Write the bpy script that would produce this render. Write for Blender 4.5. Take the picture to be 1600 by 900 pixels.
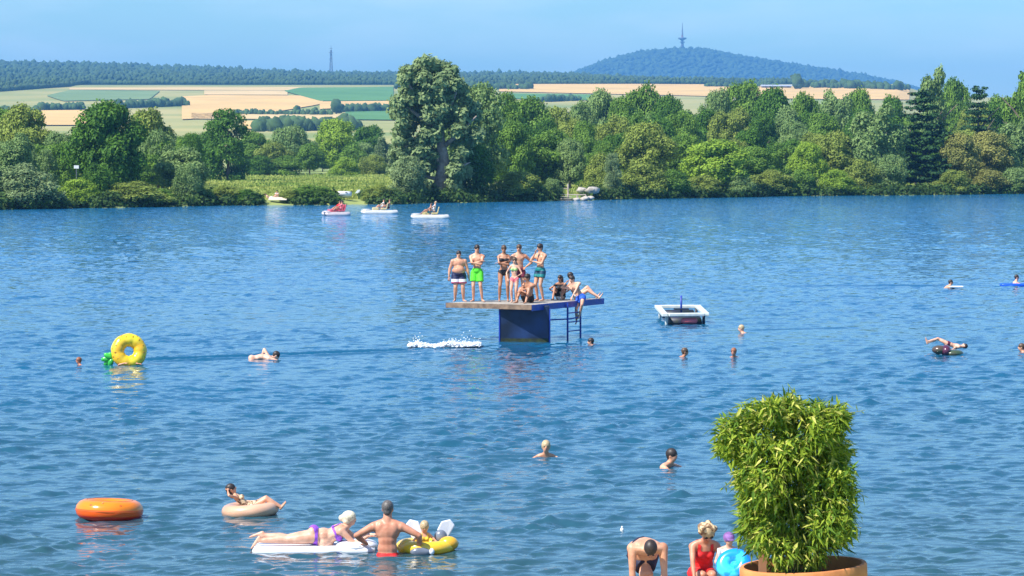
import bpy, bmesh, math, random
import numpy as np
from mathutils import Vector, Matrix, Euler
S = bpy.context.scene
for o in list(bpy.data.objects): bpy.data.objects.remove(o)
COL = S.collection
R = math.radians
rng = np.random.default_rng(7)
random.seed(7)

# ------------------------------------------------------------------ camera, sky, sun, exposure
CAM_H, FPX, HORIZON = 6.0, 4800.0, 225.0
PITCH = math.atan((450 - HORIZON) / FPX)
cd = bpy.data.cameras.new('camera'); cam = bpy.data.objects.new('camera', cd); COL.objects.link(cam)
cam.location = (0, 0, CAM_H); cam.rotation_euler = (math.pi/2 - PITCH, 0, 0)
cd.sensor_width = 36; cd.lens = 36*FPX/1600; cd.clip_start = 0.5; cd.clip_end = 60000
S.camera = cam
S.view_settings.view_transform = 'Standard'; S.view_settings.look = 'None'
S.view_settings.exposure = 0.6; S.view_settings.gamma = 1
SUN_EL, SUN_AZ = R(50), R(-126)          # azimuth clockwise from +Y: the sun stands to the left, behind the camera
SDIR = Vector((math.sin(SUN_AZ)*math.cos(SUN_EL), math.cos(SUN_AZ)*math.cos(SUN_EL), math.sin(SUN_EL)))
W = bpy.data.worlds.new("World"); S.world = W; W.use_nodes = True
nt = W.node_tree; nt.nodes.clear()
wo = nt.nodes.new('ShaderNodeOutputWorld'); bg = nt.nodes.new('ShaderNodeBackground'); sky = nt.nodes.new('ShaderNodeTexSky')
sky.sky_type = 'NISHITA'; sky.sun_disc = False; sky.sun_elevation = SUN_EL; sky.sun_rotation = SUN_AZ
sky.air_density = 1.3; sky.dust_density = 0.1; sky.ozone_density = 3.2; sky.altitude = 100
tint = nt.nodes.new('ShaderNodeMix'); tint.data_type = 'RGBA'; tint.blend_type = 'MULTIPLY'
tint.inputs[0].default_value = 1.0; tint.inputs[7].default_value = (0.59, 0.955, 1.32, 1)
nt.links.new(sky.outputs[0], tint.inputs[6])
# faint high cirrus veils
wtc = nt.nodes.new('ShaderNodeTexCoord'); wmp = nt.nodes.new('ShaderNodeMapping'); wmp.inputs['Scale'].default_value = (9, 9, 42); wn = nt.nodes.new('ShaderNodeTexNoise'); wn.inputs['Scale'].default_value = 1.6; wn.inputs['Detail'].default_value = 6
wr_ = nt.nodes.new('ShaderNodeMapRange'); wr_.inputs[1].default_value = .42; wr_.inputs[2].default_value = .82; wr_.inputs[4].default_value = .55; wmx = nt.nodes.new('ShaderNodeMix'); wmx.data_type = 'RGBA'; wmx.inputs[7].default_value = (7.4, 8.9, 9.8, 1)
nt.links.new(wtc.outputs['Generated'], wmp.inputs[0]); nt.links.new(wmp.outputs[0], wn.inputs['Vector']); nt.links.new(wn.outputs[0], wr_.inputs[0]); nt.links.new(wr_.outputs[0], wmx.inputs[0]); nt.links.new(tint.outputs[2], wmx.inputs[6]); nt.links.new(wmx.outputs[2], bg.inputs[0])
bg.inputs[1].default_value = 0.090
nt.links.new(bg.outputs[0], wo.inputs[0])
sl = bpy.data.lights.new('sun', 'SUN'); sl.energy = 5.0; sl.angle = R(0.53); sl.color = (1.0, 0.95, 0.87)
so = bpy.data.objects.new('sun', sl); COL.objects.link(so)
so.rotation_euler = SDIR.to_track_quat('Z', 'Y').to_euler(); so.location = SDIR*100

cp_, sp_ = math.cos(PITCH), math.sin(PITCH)
def ray(px, py):
    a, b = (px - 800)/FPX, (450 - py)/FPX
    return Vector((a, cp_ + b*sp_, -sp_ + b*cp_))
def P(px, py, z=0.0):
    d = ray(px, py); t = (z - CAM_H)/d.z
    return Vector((0, 0, CAM_H)) + d*t
def PD(px, py, y):
    d = ray(px, py); return Vector((0, 0, CAM_H)) + d*(y/d.y)

# ------------------------------------------------------------------ materials
MATS = {}
def mat(name, col, rough=0.6, col2=None, scale=3.0, metallic=0.0, bump=0.0, bscale=40, transl=0.0, spec=0.5, sss=0.0, coord='Object', detail=3, lo=.35, hi=.65, coat=0.0):
    if name in MATS: return MATS[name]
    m = bpy.data.materials.new(name); m.use_nodes = True; n = m.node_tree; n.nodes.clear()
    out = n.nodes.new('ShaderNodeOutputMaterial'); b = n.nodes.new('ShaderNodeBsdfPrincipled')
    b.inputs['Roughness'].default_value = rough; b.inputs['Metallic'].default_value = metallic
    b.inputs['Specular IOR Level'].default_value = spec
    b.inputs['Coat Weight'].default_value = coat
    if col2 is None: col2 = tuple(c*0.8 for c in col)
    tc = n.nodes.new('ShaderNodeTexCoord'); no = n.nodes.new('ShaderNodeTexNoise'); no.inputs['Scale'].default_value = scale
    no.inputs['Detail'].default_value = detail
    rp = n.nodes.new('ShaderNodeValToRGB'); rp.color_ramp.elements[0].position = lo; rp.color_ramp.elements[1].position = hi
    rp.color_ramp.elements[0].color = (*col2, 1); rp.color_ramp.elements[1].color = (*col, 1)
    if coord == 'World':
        g = n.nodes.new('ShaderNodeNewGeometry'); n.links.new(g.outputs['Position'], no.inputs['Vector'])
    else: n.links.new(tc.outputs[coord], no.inputs['Vector'])
    n.links.new(no.outputs[0], rp.inputs[0]); n.links.new(rp.outputs[0], b.inputs['Base Color'])
    if sss: b.inputs['Subsurface Weight'].default_value = sss; b.inputs['Subsurface Radius'].default_value = (0.02, 0.008, 0.004)
    if bump:
        n2 = n.nodes.new('ShaderNodeTexNoise'); n2.inputs['Scale'].default_value = bscale
        n.links.new(no.inputs['Vector'].links[0].from_socket, n2.inputs['Vector'])
        bp = n.nodes.new('ShaderNodeBump'); bp.inputs['Strength'].default_value = bump; bp.inputs['Distance'].default_value = 0.01
        n.links.new(n2.outputs[0], bp.inputs['Height']); n.links.new(bp.outputs[0], b.inputs['Normal'])
    if transl:
        t = n.nodes.new('ShaderNodeBsdfTranslucent'); mx = n.nodes.new('ShaderNodeMixShader'); mx.inputs[0].default_value = transl
        n.links.new(rp.outputs[0], t.inputs[0]); n.links.new(b.outputs[0], mx.inputs[1]); n.links.new(t.outputs[0], mx.inputs[2])
        n.links.new(mx.outputs[0], out.inputs[0])
    else: n.links.new(b.outputs[0], out.inputs[0])
    MATS[name] = m; return m

def bands(name, stops, axis=2, scale=1.0, rough=.5, offset=0.0, wave=None):
    """printed colour bands along an object axis (procedural)"""
    if name in MATS: return MATS[name]
    m = bpy.data.materials.new(name); m.use_nodes = True; n = m.node_tree; b = n.nodes['Principled BSDF']
    tc = n.nodes.new('ShaderNodeTexCoord'); sx = n.nodes.new('ShaderNodeSeparateXYZ'); n.links.new(tc.outputs['Object'], sx.inputs[0])
    ma = n.nodes.new('ShaderNodeMath'); ma.operation = 'MULTIPLY_ADD'; ma.inputs[1].default_value = scale; ma.inputs[2].default_value = offset
    n.links.new(sx.outputs[axis], ma.inputs[0]); rp = n.nodes.new('ShaderNodeValToRGB'); rp.color_ramp.interpolation = 'CONSTANT'
    els = rp.color_ramp.elements
    while len(els) < len(stops): els.new(0.5)
    for e, (p, c) in zip(els, stops): e.position = p; e.color = (*c, 1)
    n.links.new(ma.outputs[0], rp.inputs[0]); n.links.new(rp.outputs[0], b.inputs['Base Color']); b.inputs['Roughness'].default_value = rough
    MATS[name] = m; return m

# ------------------------------------------------------------------ object helpers
def link(name, me, m=None, parent=None, smooth=False):
    o = bpy.data.objects.new(name, me); COL.objects.link(o)
    if m and not me.materials: me.materials.append(m)
    if parent is not None: o.parent = parent
    if smooth: me.polygons.foreach_set('use_smooth', [True]*len(me.polygons))
    return o
def tag(o, label=None, cat=None, group=None, kind=None):
    if label: o['label'] = label
    if cat: o['category'] = cat
    if group: o['group'] = group
    if kind: o['kind'] = kind
    return o
def empty(name, loc, rz=0):
    o = bpy.data.objects.new(name, None); COL.objects.link(o); o.location = loc; o.rotation_euler = (0, 0, rz); o.empty_display_size = .2
    return o
def npmesh(name, V, F):
    """V (n,3), F (m,k) constant k"""
    me = bpy.data.meshes.new(name); V = np.asarray(V, np.float32); F = np.asarray(F, np.int32)
    me.vertices.add(len(V)); me.vertices.foreach_set('co', V.ravel())
    k = F.shape[1]; me.loops.add(F.size); me.loops.foreach_set('vertex_index', F.ravel())
    me.polygons.add(len(F)); me.polygons.foreach_set('loop_start', np.arange(0, F.size, k, dtype=np.int32))
    me.update(calc_edges=True); return me
class MB:
    def __init__(s): s.b = bmesh.new()
    def _add(s, V, F):
        vs = [s.b.verts.new(v) for v in V]
        for f in F:
            try: s.b.faces.new([vs[i] for i in f])
            except ValueError: pass
    def box(s, c, d, rz=0, M=None):
        c = Vector(c); hx, hy, hz = d[0]/2, d[1]/2, d[2]/2; rot = M if M else Matrix.Rotation(rz, 3, 'Z')
        V = [c + rot @ Vector((x*hx, y*hy, z*hz)) for x in (-1, 1) for y in (-1, 1) for z in (-1, 1)]
        s._add(V, [(0,1,3,2),(4,6,7,5),(0,4,5,1),(2,3,7,6),(0,2,6,4),(1,5,7,3)]); return s
    def tube(s, pts, rad, n=8, cap=True):
        pts = [Vector(p) for p in pts]; rad = rad if isinstance(rad, (list, tuple)) else [rad]*len(pts)
        rings = []; up = Vector((0, 0, 1))
        for i, p in enumerate(pts):
            t = (pts[min(i+1, len(pts)-1)] - pts[max(i-1, 0)]).normalized()
            a = t.cross(up if abs(t.z) < .95 else Vector((1, 0, 0))).normalized(); b2 = t.cross(a)
            rings.append([s.b.verts.new(p + (a*math.cos(2*math.pi*k/n) + b2*math.sin(2*math.pi*k/n))*rad[i]) for k in range(n)])
        for q in range(len(rings)-1):
            for k in range(n): s.b.faces.new((rings[q][k], rings[q][(k+1) % n], rings[q+1][(k+1) % n], rings[q+1][k]))
        if cap: s.b.faces.new(rings[0][::-1]); s.b.faces.new(rings[-1])
        return s
    def ell(s, c, r, M=None, u=12, v=8):
        c = Vector(c); M = M or Matrix.Identity(3); r = r if isinstance(r, (list, tuple)) else (r, r, r)
        V = [c + M @ Vector((0, 0, r[2]))]
        for i in range(1, v):
            th = math.pi*i/v
            for k in range(u):
                ph = 2*math.pi*k/u; V.append(c + M @ Vector((r[0]*math.sin(th)*math.cos(ph), r[1]*math.sin(th)*math.sin(ph), r[2]*math.cos(th))))
        V.append(c + M @ Vector((0, 0, -r[2]))); L = len(V)-1
        F = [(0, 1+k, 1+(k+1) % u) for k in range(u)]
        for i in range(v-2):
            for k in range(u): a = 1+i*u+k; b2 = 1+i*u+(k+1) % u; F.append((a, a+u, b2+u, b2))
        F += [(L, 1+(v-2)*u+(k+1) % u, 1+(v-2)*u+k) for k in range(u)]
        s._add(V, F); return s
    def lathe(s, prof, n=32, c=(0, 0, 0), closed=False):
        c = Vector(c); rings = [[s.b.verts.new(c + Vector((r*math.cos(2*math.pi*k/n), r*math.sin(2*math.pi*k/n), z))) for k in range(n)] for r, z in prof]
        m = len(rings)
        for q in range(m if closed else m-1):
            for k in range(n): s.b.faces.new((rings[q][k], rings[q][(k+1) % n], rings[(q+1) % m][(k+1) % n], rings[(q+1) % m][k]))
        return s
    def torus(s, RR, r, c=(0, 0, 0), n=40, k=14, wob=0, sz=1.0):
        prof_n = []
        rings = []
        c = Vector(c)
        for i in range(n):
            a = 2*math.pi*i/n; rr = r*(1 + wob*math.sin(a*9)+wob*.6*math.sin(a*5+1)); ring = []
            for j in range(k):
                b2 = 2*math.pi*j/k; q = RR + rr*math.cos(b2)
                ring.append(s.b.verts.new(c + Vector((q*math.cos(a), q*math.sin(a), rr*sz*math.sin(b2)))))
            rings.append(ring)
        for i in range(n):
            for j in range(k): s.b.faces.new((rings[i][j], rings[(i+1) % n][j], rings[(i+1) % n][(j+1) % k], rings[i][(j+1) % k]))
        return s
    def mesh(s, name):
        bmesh.ops.recalc_face_normals(s.b, faces=s.b.faces); me = bpy.data.meshes.new(name); s.b.to_mesh(me); s.b.free(); return me
    def build(s, name, m, parent=None, smooth=False): return link(name, s.mesh(name), m, parent, smooth)
def bevel(o, w=.02, seg=2):
    md = o.modifiers.new('bevel', 'BEVEL'); md.width = w; md.segments = seg; md.limit_method = 'ANGLE'; return o

# ------------------------------------------------------------------ terrain
sh_px = np.array([-4000, -1500, 0, 300, 620, 700, 900, 1200, 1600, 3000, 6000]); sh_py = np.array([345, 337, 328, 322, 319, 317, 313, 307, 303, 296, 292])
def shore(px):
    py = np.interp(px, sh_px, sh_py); return 6*4800/(py - 225.0) + 1.0*np.sin(px*.021) + .7*np.sin(px*.057+1)
def zy(y_scr, d): return 6 + (225 - y_scr)*d/4800
def ground_z(px, d):
    px = np.asarray(px, float); d = np.asarray(d, float); s = shore(px)
    near = np.interp(d, [-60, 8, 20, 27, 35, 38.6, 40.3, 44, 60], [4.6, 4.0, 2.42, 2.3, .55, .12, -.12, -.8, -1.8])
    sd = d - s
    bank = np.interp(sd, [-40, -6, -1, .6, 3, 12, 60, 400], [-1.8, -1.5, -.5, .10, .45, .6, .7, .9])
    far = np.interp(d, [700, 900, 1200, 1700, 2500, 2800], [0.9, zy(219, 900), zy(204, 1200), zy(176, 1700), zy(133.5, 2500), zy(131.5, 2800)])
    ry = np.interp(px, [-3000, -300, 0, 150, 300, 420, 520, 600, 700, 880, 960, 1040, 1130, 1300, 4000], [104, 106, 107, 110, 115, 121, 125, 125, 125, 126, 131, 135, 139, 140, 140])
    zr = zy(ry, 4500); r = np.clip((d - 2800)/1700, 0, 1); zf2 = zy(131.5, 2800)
    z = np.where(d < 60, near, bank); z = np.where(sd > 300, np.maximum(z, far), z); z = np.where(d > 700, far, z)
    z = np.where(d > 2800, zf2 + (zr - zf2)*r, z)
    z = np.where((d > 700), z*np.interp(px, [1400, 1470], [1, .80]), z); zr = zr*np.interp(px, [1400, 1470], [1, .8])
    base = 40.0; fall = np.clip((d - 4500)/900, 0, 1); z = np.where(d > 4500, zr*(1-fall) + base*fall, z)
    hy = np.interp(px, [600, 780, 860, 895, 930, 980, 1030, 1065, 1100, 1150, 1200, 1250, 1300, 1350, 1400, 1440, 1500, 1900], [204, 170, 135, 119, 104, 89, 82.5, 80.5, 81.5, 91, 99, 107, 114, 122, 133, 143, 170, 225])
    hz = zy(hy, 8000); k = np.exp(-((d - 8000)/600)**2); z = np.where(d > 5400, np.maximum(base + (hz - base)*k, base), z)
    return z
ys = np.concatenate([np.arange(-60, 30, 6), np.arange(30, 46, .5), np.arange(46, 250, 12), np.arange(250, 470, 2.0), np.arange(470, 700, 15), np.arange(700, 2900, 45), np.arange(2900, 7000, 130), np.arange(7000, 9000, 60), np.geomspace(9000, 30000, 8)])
ts = np.concatenate([np.linspace(-6000, -400, 24)[:-1], np.linspace(-400, 2000, 220), np.linspace(2000, 7600, 24)[1:]])
PXg, Dg = np.meshgrid(ts, ys); Zg = ground_z(PXg, Dg)
Zg += np.where((Dg > 900), 0, 0)
wx = (PXg - 800)/4800*np.maximum(Dg, 60)
wx = np.where(Dg < 60, (PXg-800)/4800*(60+ (60-Dg)*1.0), wx)
V = np.stack([wx, Dg, Zg], -1).reshape(-1, 3); nx = len(ts); ny = len(ys)
ii = (np.arange(ny-1)[:, None]*nx + np.arange(nx-1)[None]).ravel(); F = np.stack([ii, ii+1, ii+nx+1, ii+nx], 1)
gm = mat('ground_meadow', (.34, .37, .11), .9, (.17, .24, .05), .12, coord='World', bump=.6, bscale=2.0, detail=6)
# far ground turns to forest floor / stubble through its own material faces
me = npmesh('ground', V, F)
sand = mat('beach_sand', (.42, .34, .22), .9, (.30, .25, .16), 1.5, coord='World', bump=.4)
forest_floor = mat('forest_floor', (.035, .075, .02), 1, (.02, .045, .012), .02, coord='World')
pasture = mat('pasture', (.42, .36, .12), 1, (.20, .25, .06), .008, coord='World', detail=5)
for m in (gm, sand, forest_floor, pasture): me.materials.append(m)
cy = (Dg[:-1, :-1] + Dg[1:, 1:])/2; cx = (PXg[:-1, :-1]+PXg[1:, 1:])/2
mi = np.zeros(cy.shape, np.int32); mi[cy < 60] = 1; mi[cy < 33] = 0; mi[cy > 700] = 3; mi[cy > 2560] = 2
mi[(cx > 1150) & (cy > 2560) & (cy < 4000)] = 3
me.polygons.foreach_set('material_index', mi.ravel()); me.polygons.foreach_set('use_smooth', [True]*len(me.polygons))
tag(link('ground', me), kind='structure')

def gpt(px, d, dz=0.0):
    return Vector(((px-800)/4800*d, d, float(ground_z(px, d)) + dz))
def hit(px, py, lo=720, hi=2790):
    for _ in range(30):
        mid = (lo+hi)/2; ysn = 225 - (float(ground_z(px, mid)) - 6)*4800/mid
        if ysn > py: lo = mid
        else: hi = mid
    return lo
def field(top, bot, m, name, n=40, k=8, dz=.5):
    xs = sorted(set([p[0] for p in top] + [p[0] for p in bot])); x0, x1 = xs[0], xs[-1]; V = []; 
    for i in range(n+1):
        px = x0 + (x1-x0)*i/n; a = np.interp(px, [p[0] for p in top], [p[1] for p in top]); b = np.interp(px, [p[0] for p in bot], [p[1] for p in bot])
        da, db = hit(px, a), hit(px, max(b, a+.05))
        for j in range(k+1):
            d = db + (da-db)*j/k; V.append(gpt(px, d, dz))
    F = [(i*(k+1)+j, (i+1)*(k+1)+j, (i+1)*(k+1)+j+1, i*(k+1)+j+1) for i in range(n) for j in range(k)]
    return tag(link(name, npmesh(name, V, F), m, smooth=True), kind='structure')
wheat = mat('ripe_wheat', (.74, .46, .15), 1, (.58, .38, .13), .02, coord='World', detail=5)
wheat2 = mat('cut_stubble', (.68, .47, .20), 1, (.54, .40, .16), .02, coord='World', detail=5)
crop = mat('green_crop', (.10, .24, .055), 1, (.07, .19, .04), .02, coord='World', detail=4)
crop2 = mat('pale_green_crop', (.19, .27, .10), 1, (.14, .22, .07), .02, coord='World')
field([(75,150),(112,141.5),(250,143)], [(75,151),(100,159),(235,156),(250,144)], crop2, 'green_field')
field([(110,138),(620,136.5)], [(110,141),(450,142),(620,137)], wheat2, 'stubble_field', dz=.4)
field([(285,152),(330,149.5),(476,150.5),(505,159)], [(285,188),(330,186),(430,176),(490,166),(505,163)], wheat, 'wheat_field')
field([(320,142.2),(450,142.6)], [(320,149),(450,149.5)], wheat2, 'stubble_field')
field([(446,143),(470,138),(615,137)], [(446,144),(500,159),(615,158.5)], crop, 'green_field', dz=.6)
field([(500,160),(640,159)], [(500,172),(640,164)], wheat, 'wheat_field', dz=.6)
field([(40,174),(140,173)], [(40,197),(140,197)], wheat, 'wheat_field')
field([(300,178),(420,179),(545,180)], [(300,187),(420,187.5),(545,188)], wheat2, 'stubble_field')
field([(380,190.5),(545,190)], [(380,203),(545,203)], wheat, 'wheat_field')
field([(540,176),(640,174)], [(540,188),(640,189)], crop, 'green_field')
field([(780,131.8),(1000,132.2),(1140,133)], [(780,144),(1000,149),(1140,152)], wheat, 'wheat_field')
field([(1140,136),(1290,137),(1420,141)], [(1140,154),(1290,156),(1420,157)], wheat, 'wheat_field')
field([(790,147),(950,149)], [(790,155),(950,158)], crop, 'green_field')

# ------------------------------------------------------------------ water
wr = [39.6]
while wr[-1] < 420: wr.append(wr[-1] + max(.042, .042*(wr[-1]/45)**1.6))
wr = np.array(wr + [450, 600.])
tc_ = np.concatenate([-np.geomspace(4.2, .205, 26)[:-1], np.linspace(-.205, .205, 400), np.geomspace(.205, 4.2, 26)[1:]])
T, Y = np.meshgrid(tc_, wr); X = T*Y; dyl = np.gradient(wr)[:, None]*np.ones_like(T); dxl = np.gradient(tc_)[None, :]*Y
Z = np.zeros_like(X)
wrng = np.random.default_rng(3)
def vnoise(x, y, s, seed):
    r2 = np.random.default_rng(seed); a = 0
    for _ in range(7):
        an = r2.uniform(0, math.pi*2); k = 2*math.pi/s*r2.uniform(.6, 1.6); a = a + np.sin(k*(x*math.cos(an)+y*math.sin(an)) + r2.uniform(0, 6.3))
    return a/7*1.9
warp = .22*vnoise(X, Y, 4.5, 11); warpx = .3*vnoise(X, Y, 5.5, 12)
for i in range(80):
    lam = (.21*(.72/.21)**wrng.random()) if i < 64 else wrng.uniform(.7, 1.6); an = wrng.normal(0, .8); k = 2*math.pi/lam
    kx, ky = k*math.sin(an), k*math.cos(an); slope = .032 if lam < .7 else .019; A = slope/k
    fy = np.clip((2*math.pi/max(abs(ky), 1e-3))/(2.6*dyl) - .6, 0, 1); fx = np.clip((2*math.pi/max(abs(kx), 1e-3))/(2.4*dxl) - .6, 0, 1)
    ph = kx*(X+warpx) + ky*(Y+warp) + wrng.uniform(0, 6.28); Z += A*fx*fy*np.sin(ph + .62*np.sin(ph))
grp = np.clip(.78 + .75*vnoise(X, Y, .95, 21) + .35*vnoise(X, Y, 2.8, 22), .22, 2.1); Z *= 1 + (grp-1)*np.clip(1.6 - Y/140, .2, 1)
gust = np.clip(1 + .35*vnoise(X, Y, 16, 5) + .25*vnoise(X, Y, 45, 6), .45, 1.7); Z *= gust
WAKES = []       # (px0,py0,px1,py1,width,amp)
for a in [(228,563,640,547,.5,.035),(640,546,760,541,.5,.012),(1175,516,1320,512,.4,.03),(1250,447,1470,447,.8,.04),(1000,556,1060,556,.4,.03),(1075,548,1140,554,.4,.03),
          (760,712,842,712,.35,.03),(865,708,930,716,.3,.03),(980,728,1040,728,.35,.03),(935,540,1010,538,.4,.03),(1490,444,1600,450,.6,.03)]:
    WAKES.append(a); p, q = P(a[0], a[1]), P(a[2], a[3]); dx, dy = q.x-p.x, q.y-p.y; L2 = dx*dx+dy*dy
    t = np.clip(((X-p.x)*dx + (Y-p.y)*dy)/L2, 0, 1); dist = np.hypot(X-p.x-t*dx, Y-p.y-t*dy)
    env = np.exp(-(dist/(a[4]*1.3))**2); Z = Z*(1-.45*env) + (2.4 if a[0] < 700 else 1.1)*a[5]*env*np.cos(dist*2*math.pi/.55)
Z *= np.clip((.225 - np.abs(T))/.02, 0, 1)
nx, ny = len(tc_), len(wr); V = np.stack([X, Y, Z], -1).reshape(-1, 3)
ii = (np.arange(ny-1)[:, None]*nx + np.arange(nx-1)[None]).ravel(); F = np.stack([ii, ii+1, ii+nx+1, ii+nx], 1)
wm = bpy.data.materials.new('lake_water'); wm.use_nodes = True; n = wm.node_tree; b = n.nodes['Principled BSDF']
b.inputs['Roughness'].default_value = .04; b.inputs['IOR'].default_value = 1.333
g = n.nodes.new('ShaderNodeNewGeometry'); mp = n.nodes.new('ShaderNodeMapping'); mp.inputs['Scale'].default_value = (.55, 1.0, 1.0)
n.links.new(g.outputs['Position'], mp.inputs[0])
nn = n.nodes.new('ShaderNodeTexNoise'); nn.inputs['Scale'].default_value = 3.2; nn.inputs['Detail'].default_value = 3.5; nn.inputs['Roughness'].default_value = .55
n.links.new(mp.outputs[0], nn.inputs['Vector']); bp = n.nodes.new('ShaderNodeBump'); bp.inputs['Strength'].default_value = 1.0; bp.inputs['Distance'].default_value = .02
n.links.new(nn.outputs[0], bp.inputs['Height'])
# longer chop for the open middle of the lake, where the mesh is too coarse to carry it
nf = n.nodes.new('ShaderNodeTexNoise'); nf.inputs['Scale'].default_value = .9; nf.inputs['Detail'].default_value = 2.5; n.links.new(g.outputs['Position'], nf.inputs['Vector'])
sf_ = n.nodes.new('ShaderNodeSeparateXYZ'); n.links.new(g.outputs['Position'], sf_.inputs[0]); rf = n.nodes.new('ShaderNodeMapRange')
rf.inputs[1].default_value = 75; rf.inputs[2].default_value = 190; rf.inputs[3].default_value = 0; rf.inputs[4].default_value = .38; n.links.new(sf_.outputs[1], rf.inputs[0])
b2 = n.nodes.new('ShaderNodeBump'); b2.inputs['Strength'].default_value = 1; n.links.new(rf.outputs[0], b2.inputs['Distance']); n.links.new(nf.outputs[0], b2.inputs['Height']); n.links.new(bp.outputs[0], b2.inputs['Normal']); n.links.new(b2.outputs[0], b.inputs['Normal'])
# water body: blue brightened with distance in place of sky reflection, greener silt in drifting patches towards the bathing beach
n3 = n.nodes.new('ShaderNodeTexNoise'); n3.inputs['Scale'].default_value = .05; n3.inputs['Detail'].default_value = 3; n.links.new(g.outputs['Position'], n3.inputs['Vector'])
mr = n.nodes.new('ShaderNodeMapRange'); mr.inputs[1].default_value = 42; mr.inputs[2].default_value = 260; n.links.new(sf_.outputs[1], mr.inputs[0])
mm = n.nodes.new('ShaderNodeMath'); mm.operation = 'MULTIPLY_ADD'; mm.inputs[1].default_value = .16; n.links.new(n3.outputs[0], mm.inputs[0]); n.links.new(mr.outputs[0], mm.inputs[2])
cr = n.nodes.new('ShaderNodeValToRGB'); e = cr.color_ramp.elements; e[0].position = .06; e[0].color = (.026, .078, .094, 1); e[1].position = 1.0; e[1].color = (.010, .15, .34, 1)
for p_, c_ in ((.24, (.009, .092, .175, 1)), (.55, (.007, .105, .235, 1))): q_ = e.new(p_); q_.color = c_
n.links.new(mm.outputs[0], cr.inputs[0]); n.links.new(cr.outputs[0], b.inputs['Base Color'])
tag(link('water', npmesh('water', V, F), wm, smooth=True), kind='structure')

# ------------------------------------------------------------------ foliage
def leafmesh(name, C, Nn, size, asp=1.7, seed=0, fold=0.0):
    r2 = np.random.default_rng(seed); n_ = len(C); t = r2.normal(size=(n_, 3)); Nn = Nn/np.linalg.norm(Nn, axis=1, keepdims=True)
    t -= Nn*(t*Nn).sum(1, keepdims=True); t /= np.linalg.norm(t, axis=1, keepdims=True) + 1e-9; bt = np.cross(Nn, t)
    s = (size*r2.uniform(.6, 1.4, (n_, 1))) if np.isscalar(size) else size[:, None]
    V = np.stack([C - t*s*asp*.5, C + bt*s*.5 + Nn*s*fold, C + t*s*asp*.5, C - bt*s*.5 + Nn*s*fold], 1).reshape(-1, 3)
    return npmesh(name, V, np.arange(n_*4).reshape(-1, 4))
def puffs_to_leaves(puffs, n_, seed, up=.25, shell=(.62, 1.12), droop=0.0, rnd=.75):
    r2 = np.random.default_rng(seed); pf = np.array(puffs, float); w = (pf[:, 3]*pf[:, 4]) ; w /= w.sum()
    idx = r2.choice(len(pf), int(n_*1.7), p=w); d = r2.normal(size=(len(idx), 3)); d[:, 2] += up; d /= np.linalg.norm(d, axis=1, keepdims=True)
    q = r2.uniform(shell[0], shell[1], (len(idx), 1)); rad = pf[idx][:, [3, 3, 4]]
    wob = 1 + .22*np.sin(d[:, :1]*9+idx[:, None]) * np.cos(d[:, 1:2]*8+idx[:, None]*2)
    C = pf[idx, :3] + d*q*rad*wob
    keep = np.ones(len(C), bool)
    for i in range(len(pf)):
        inside = (((C - pf[i, :3])/pf[i, [3, 3, 4]])**2).sum(1) < .33; keep &= ~(inside & (idx != i))
    keep &= C[:, 2] > .004; C, d = C[keep][:n_], d[keep][:n_]
    N_ = d*.8 + r2.normal(size=C.shape)*rnd*.6; N_[:, 2] += .25
    return C, N_
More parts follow.
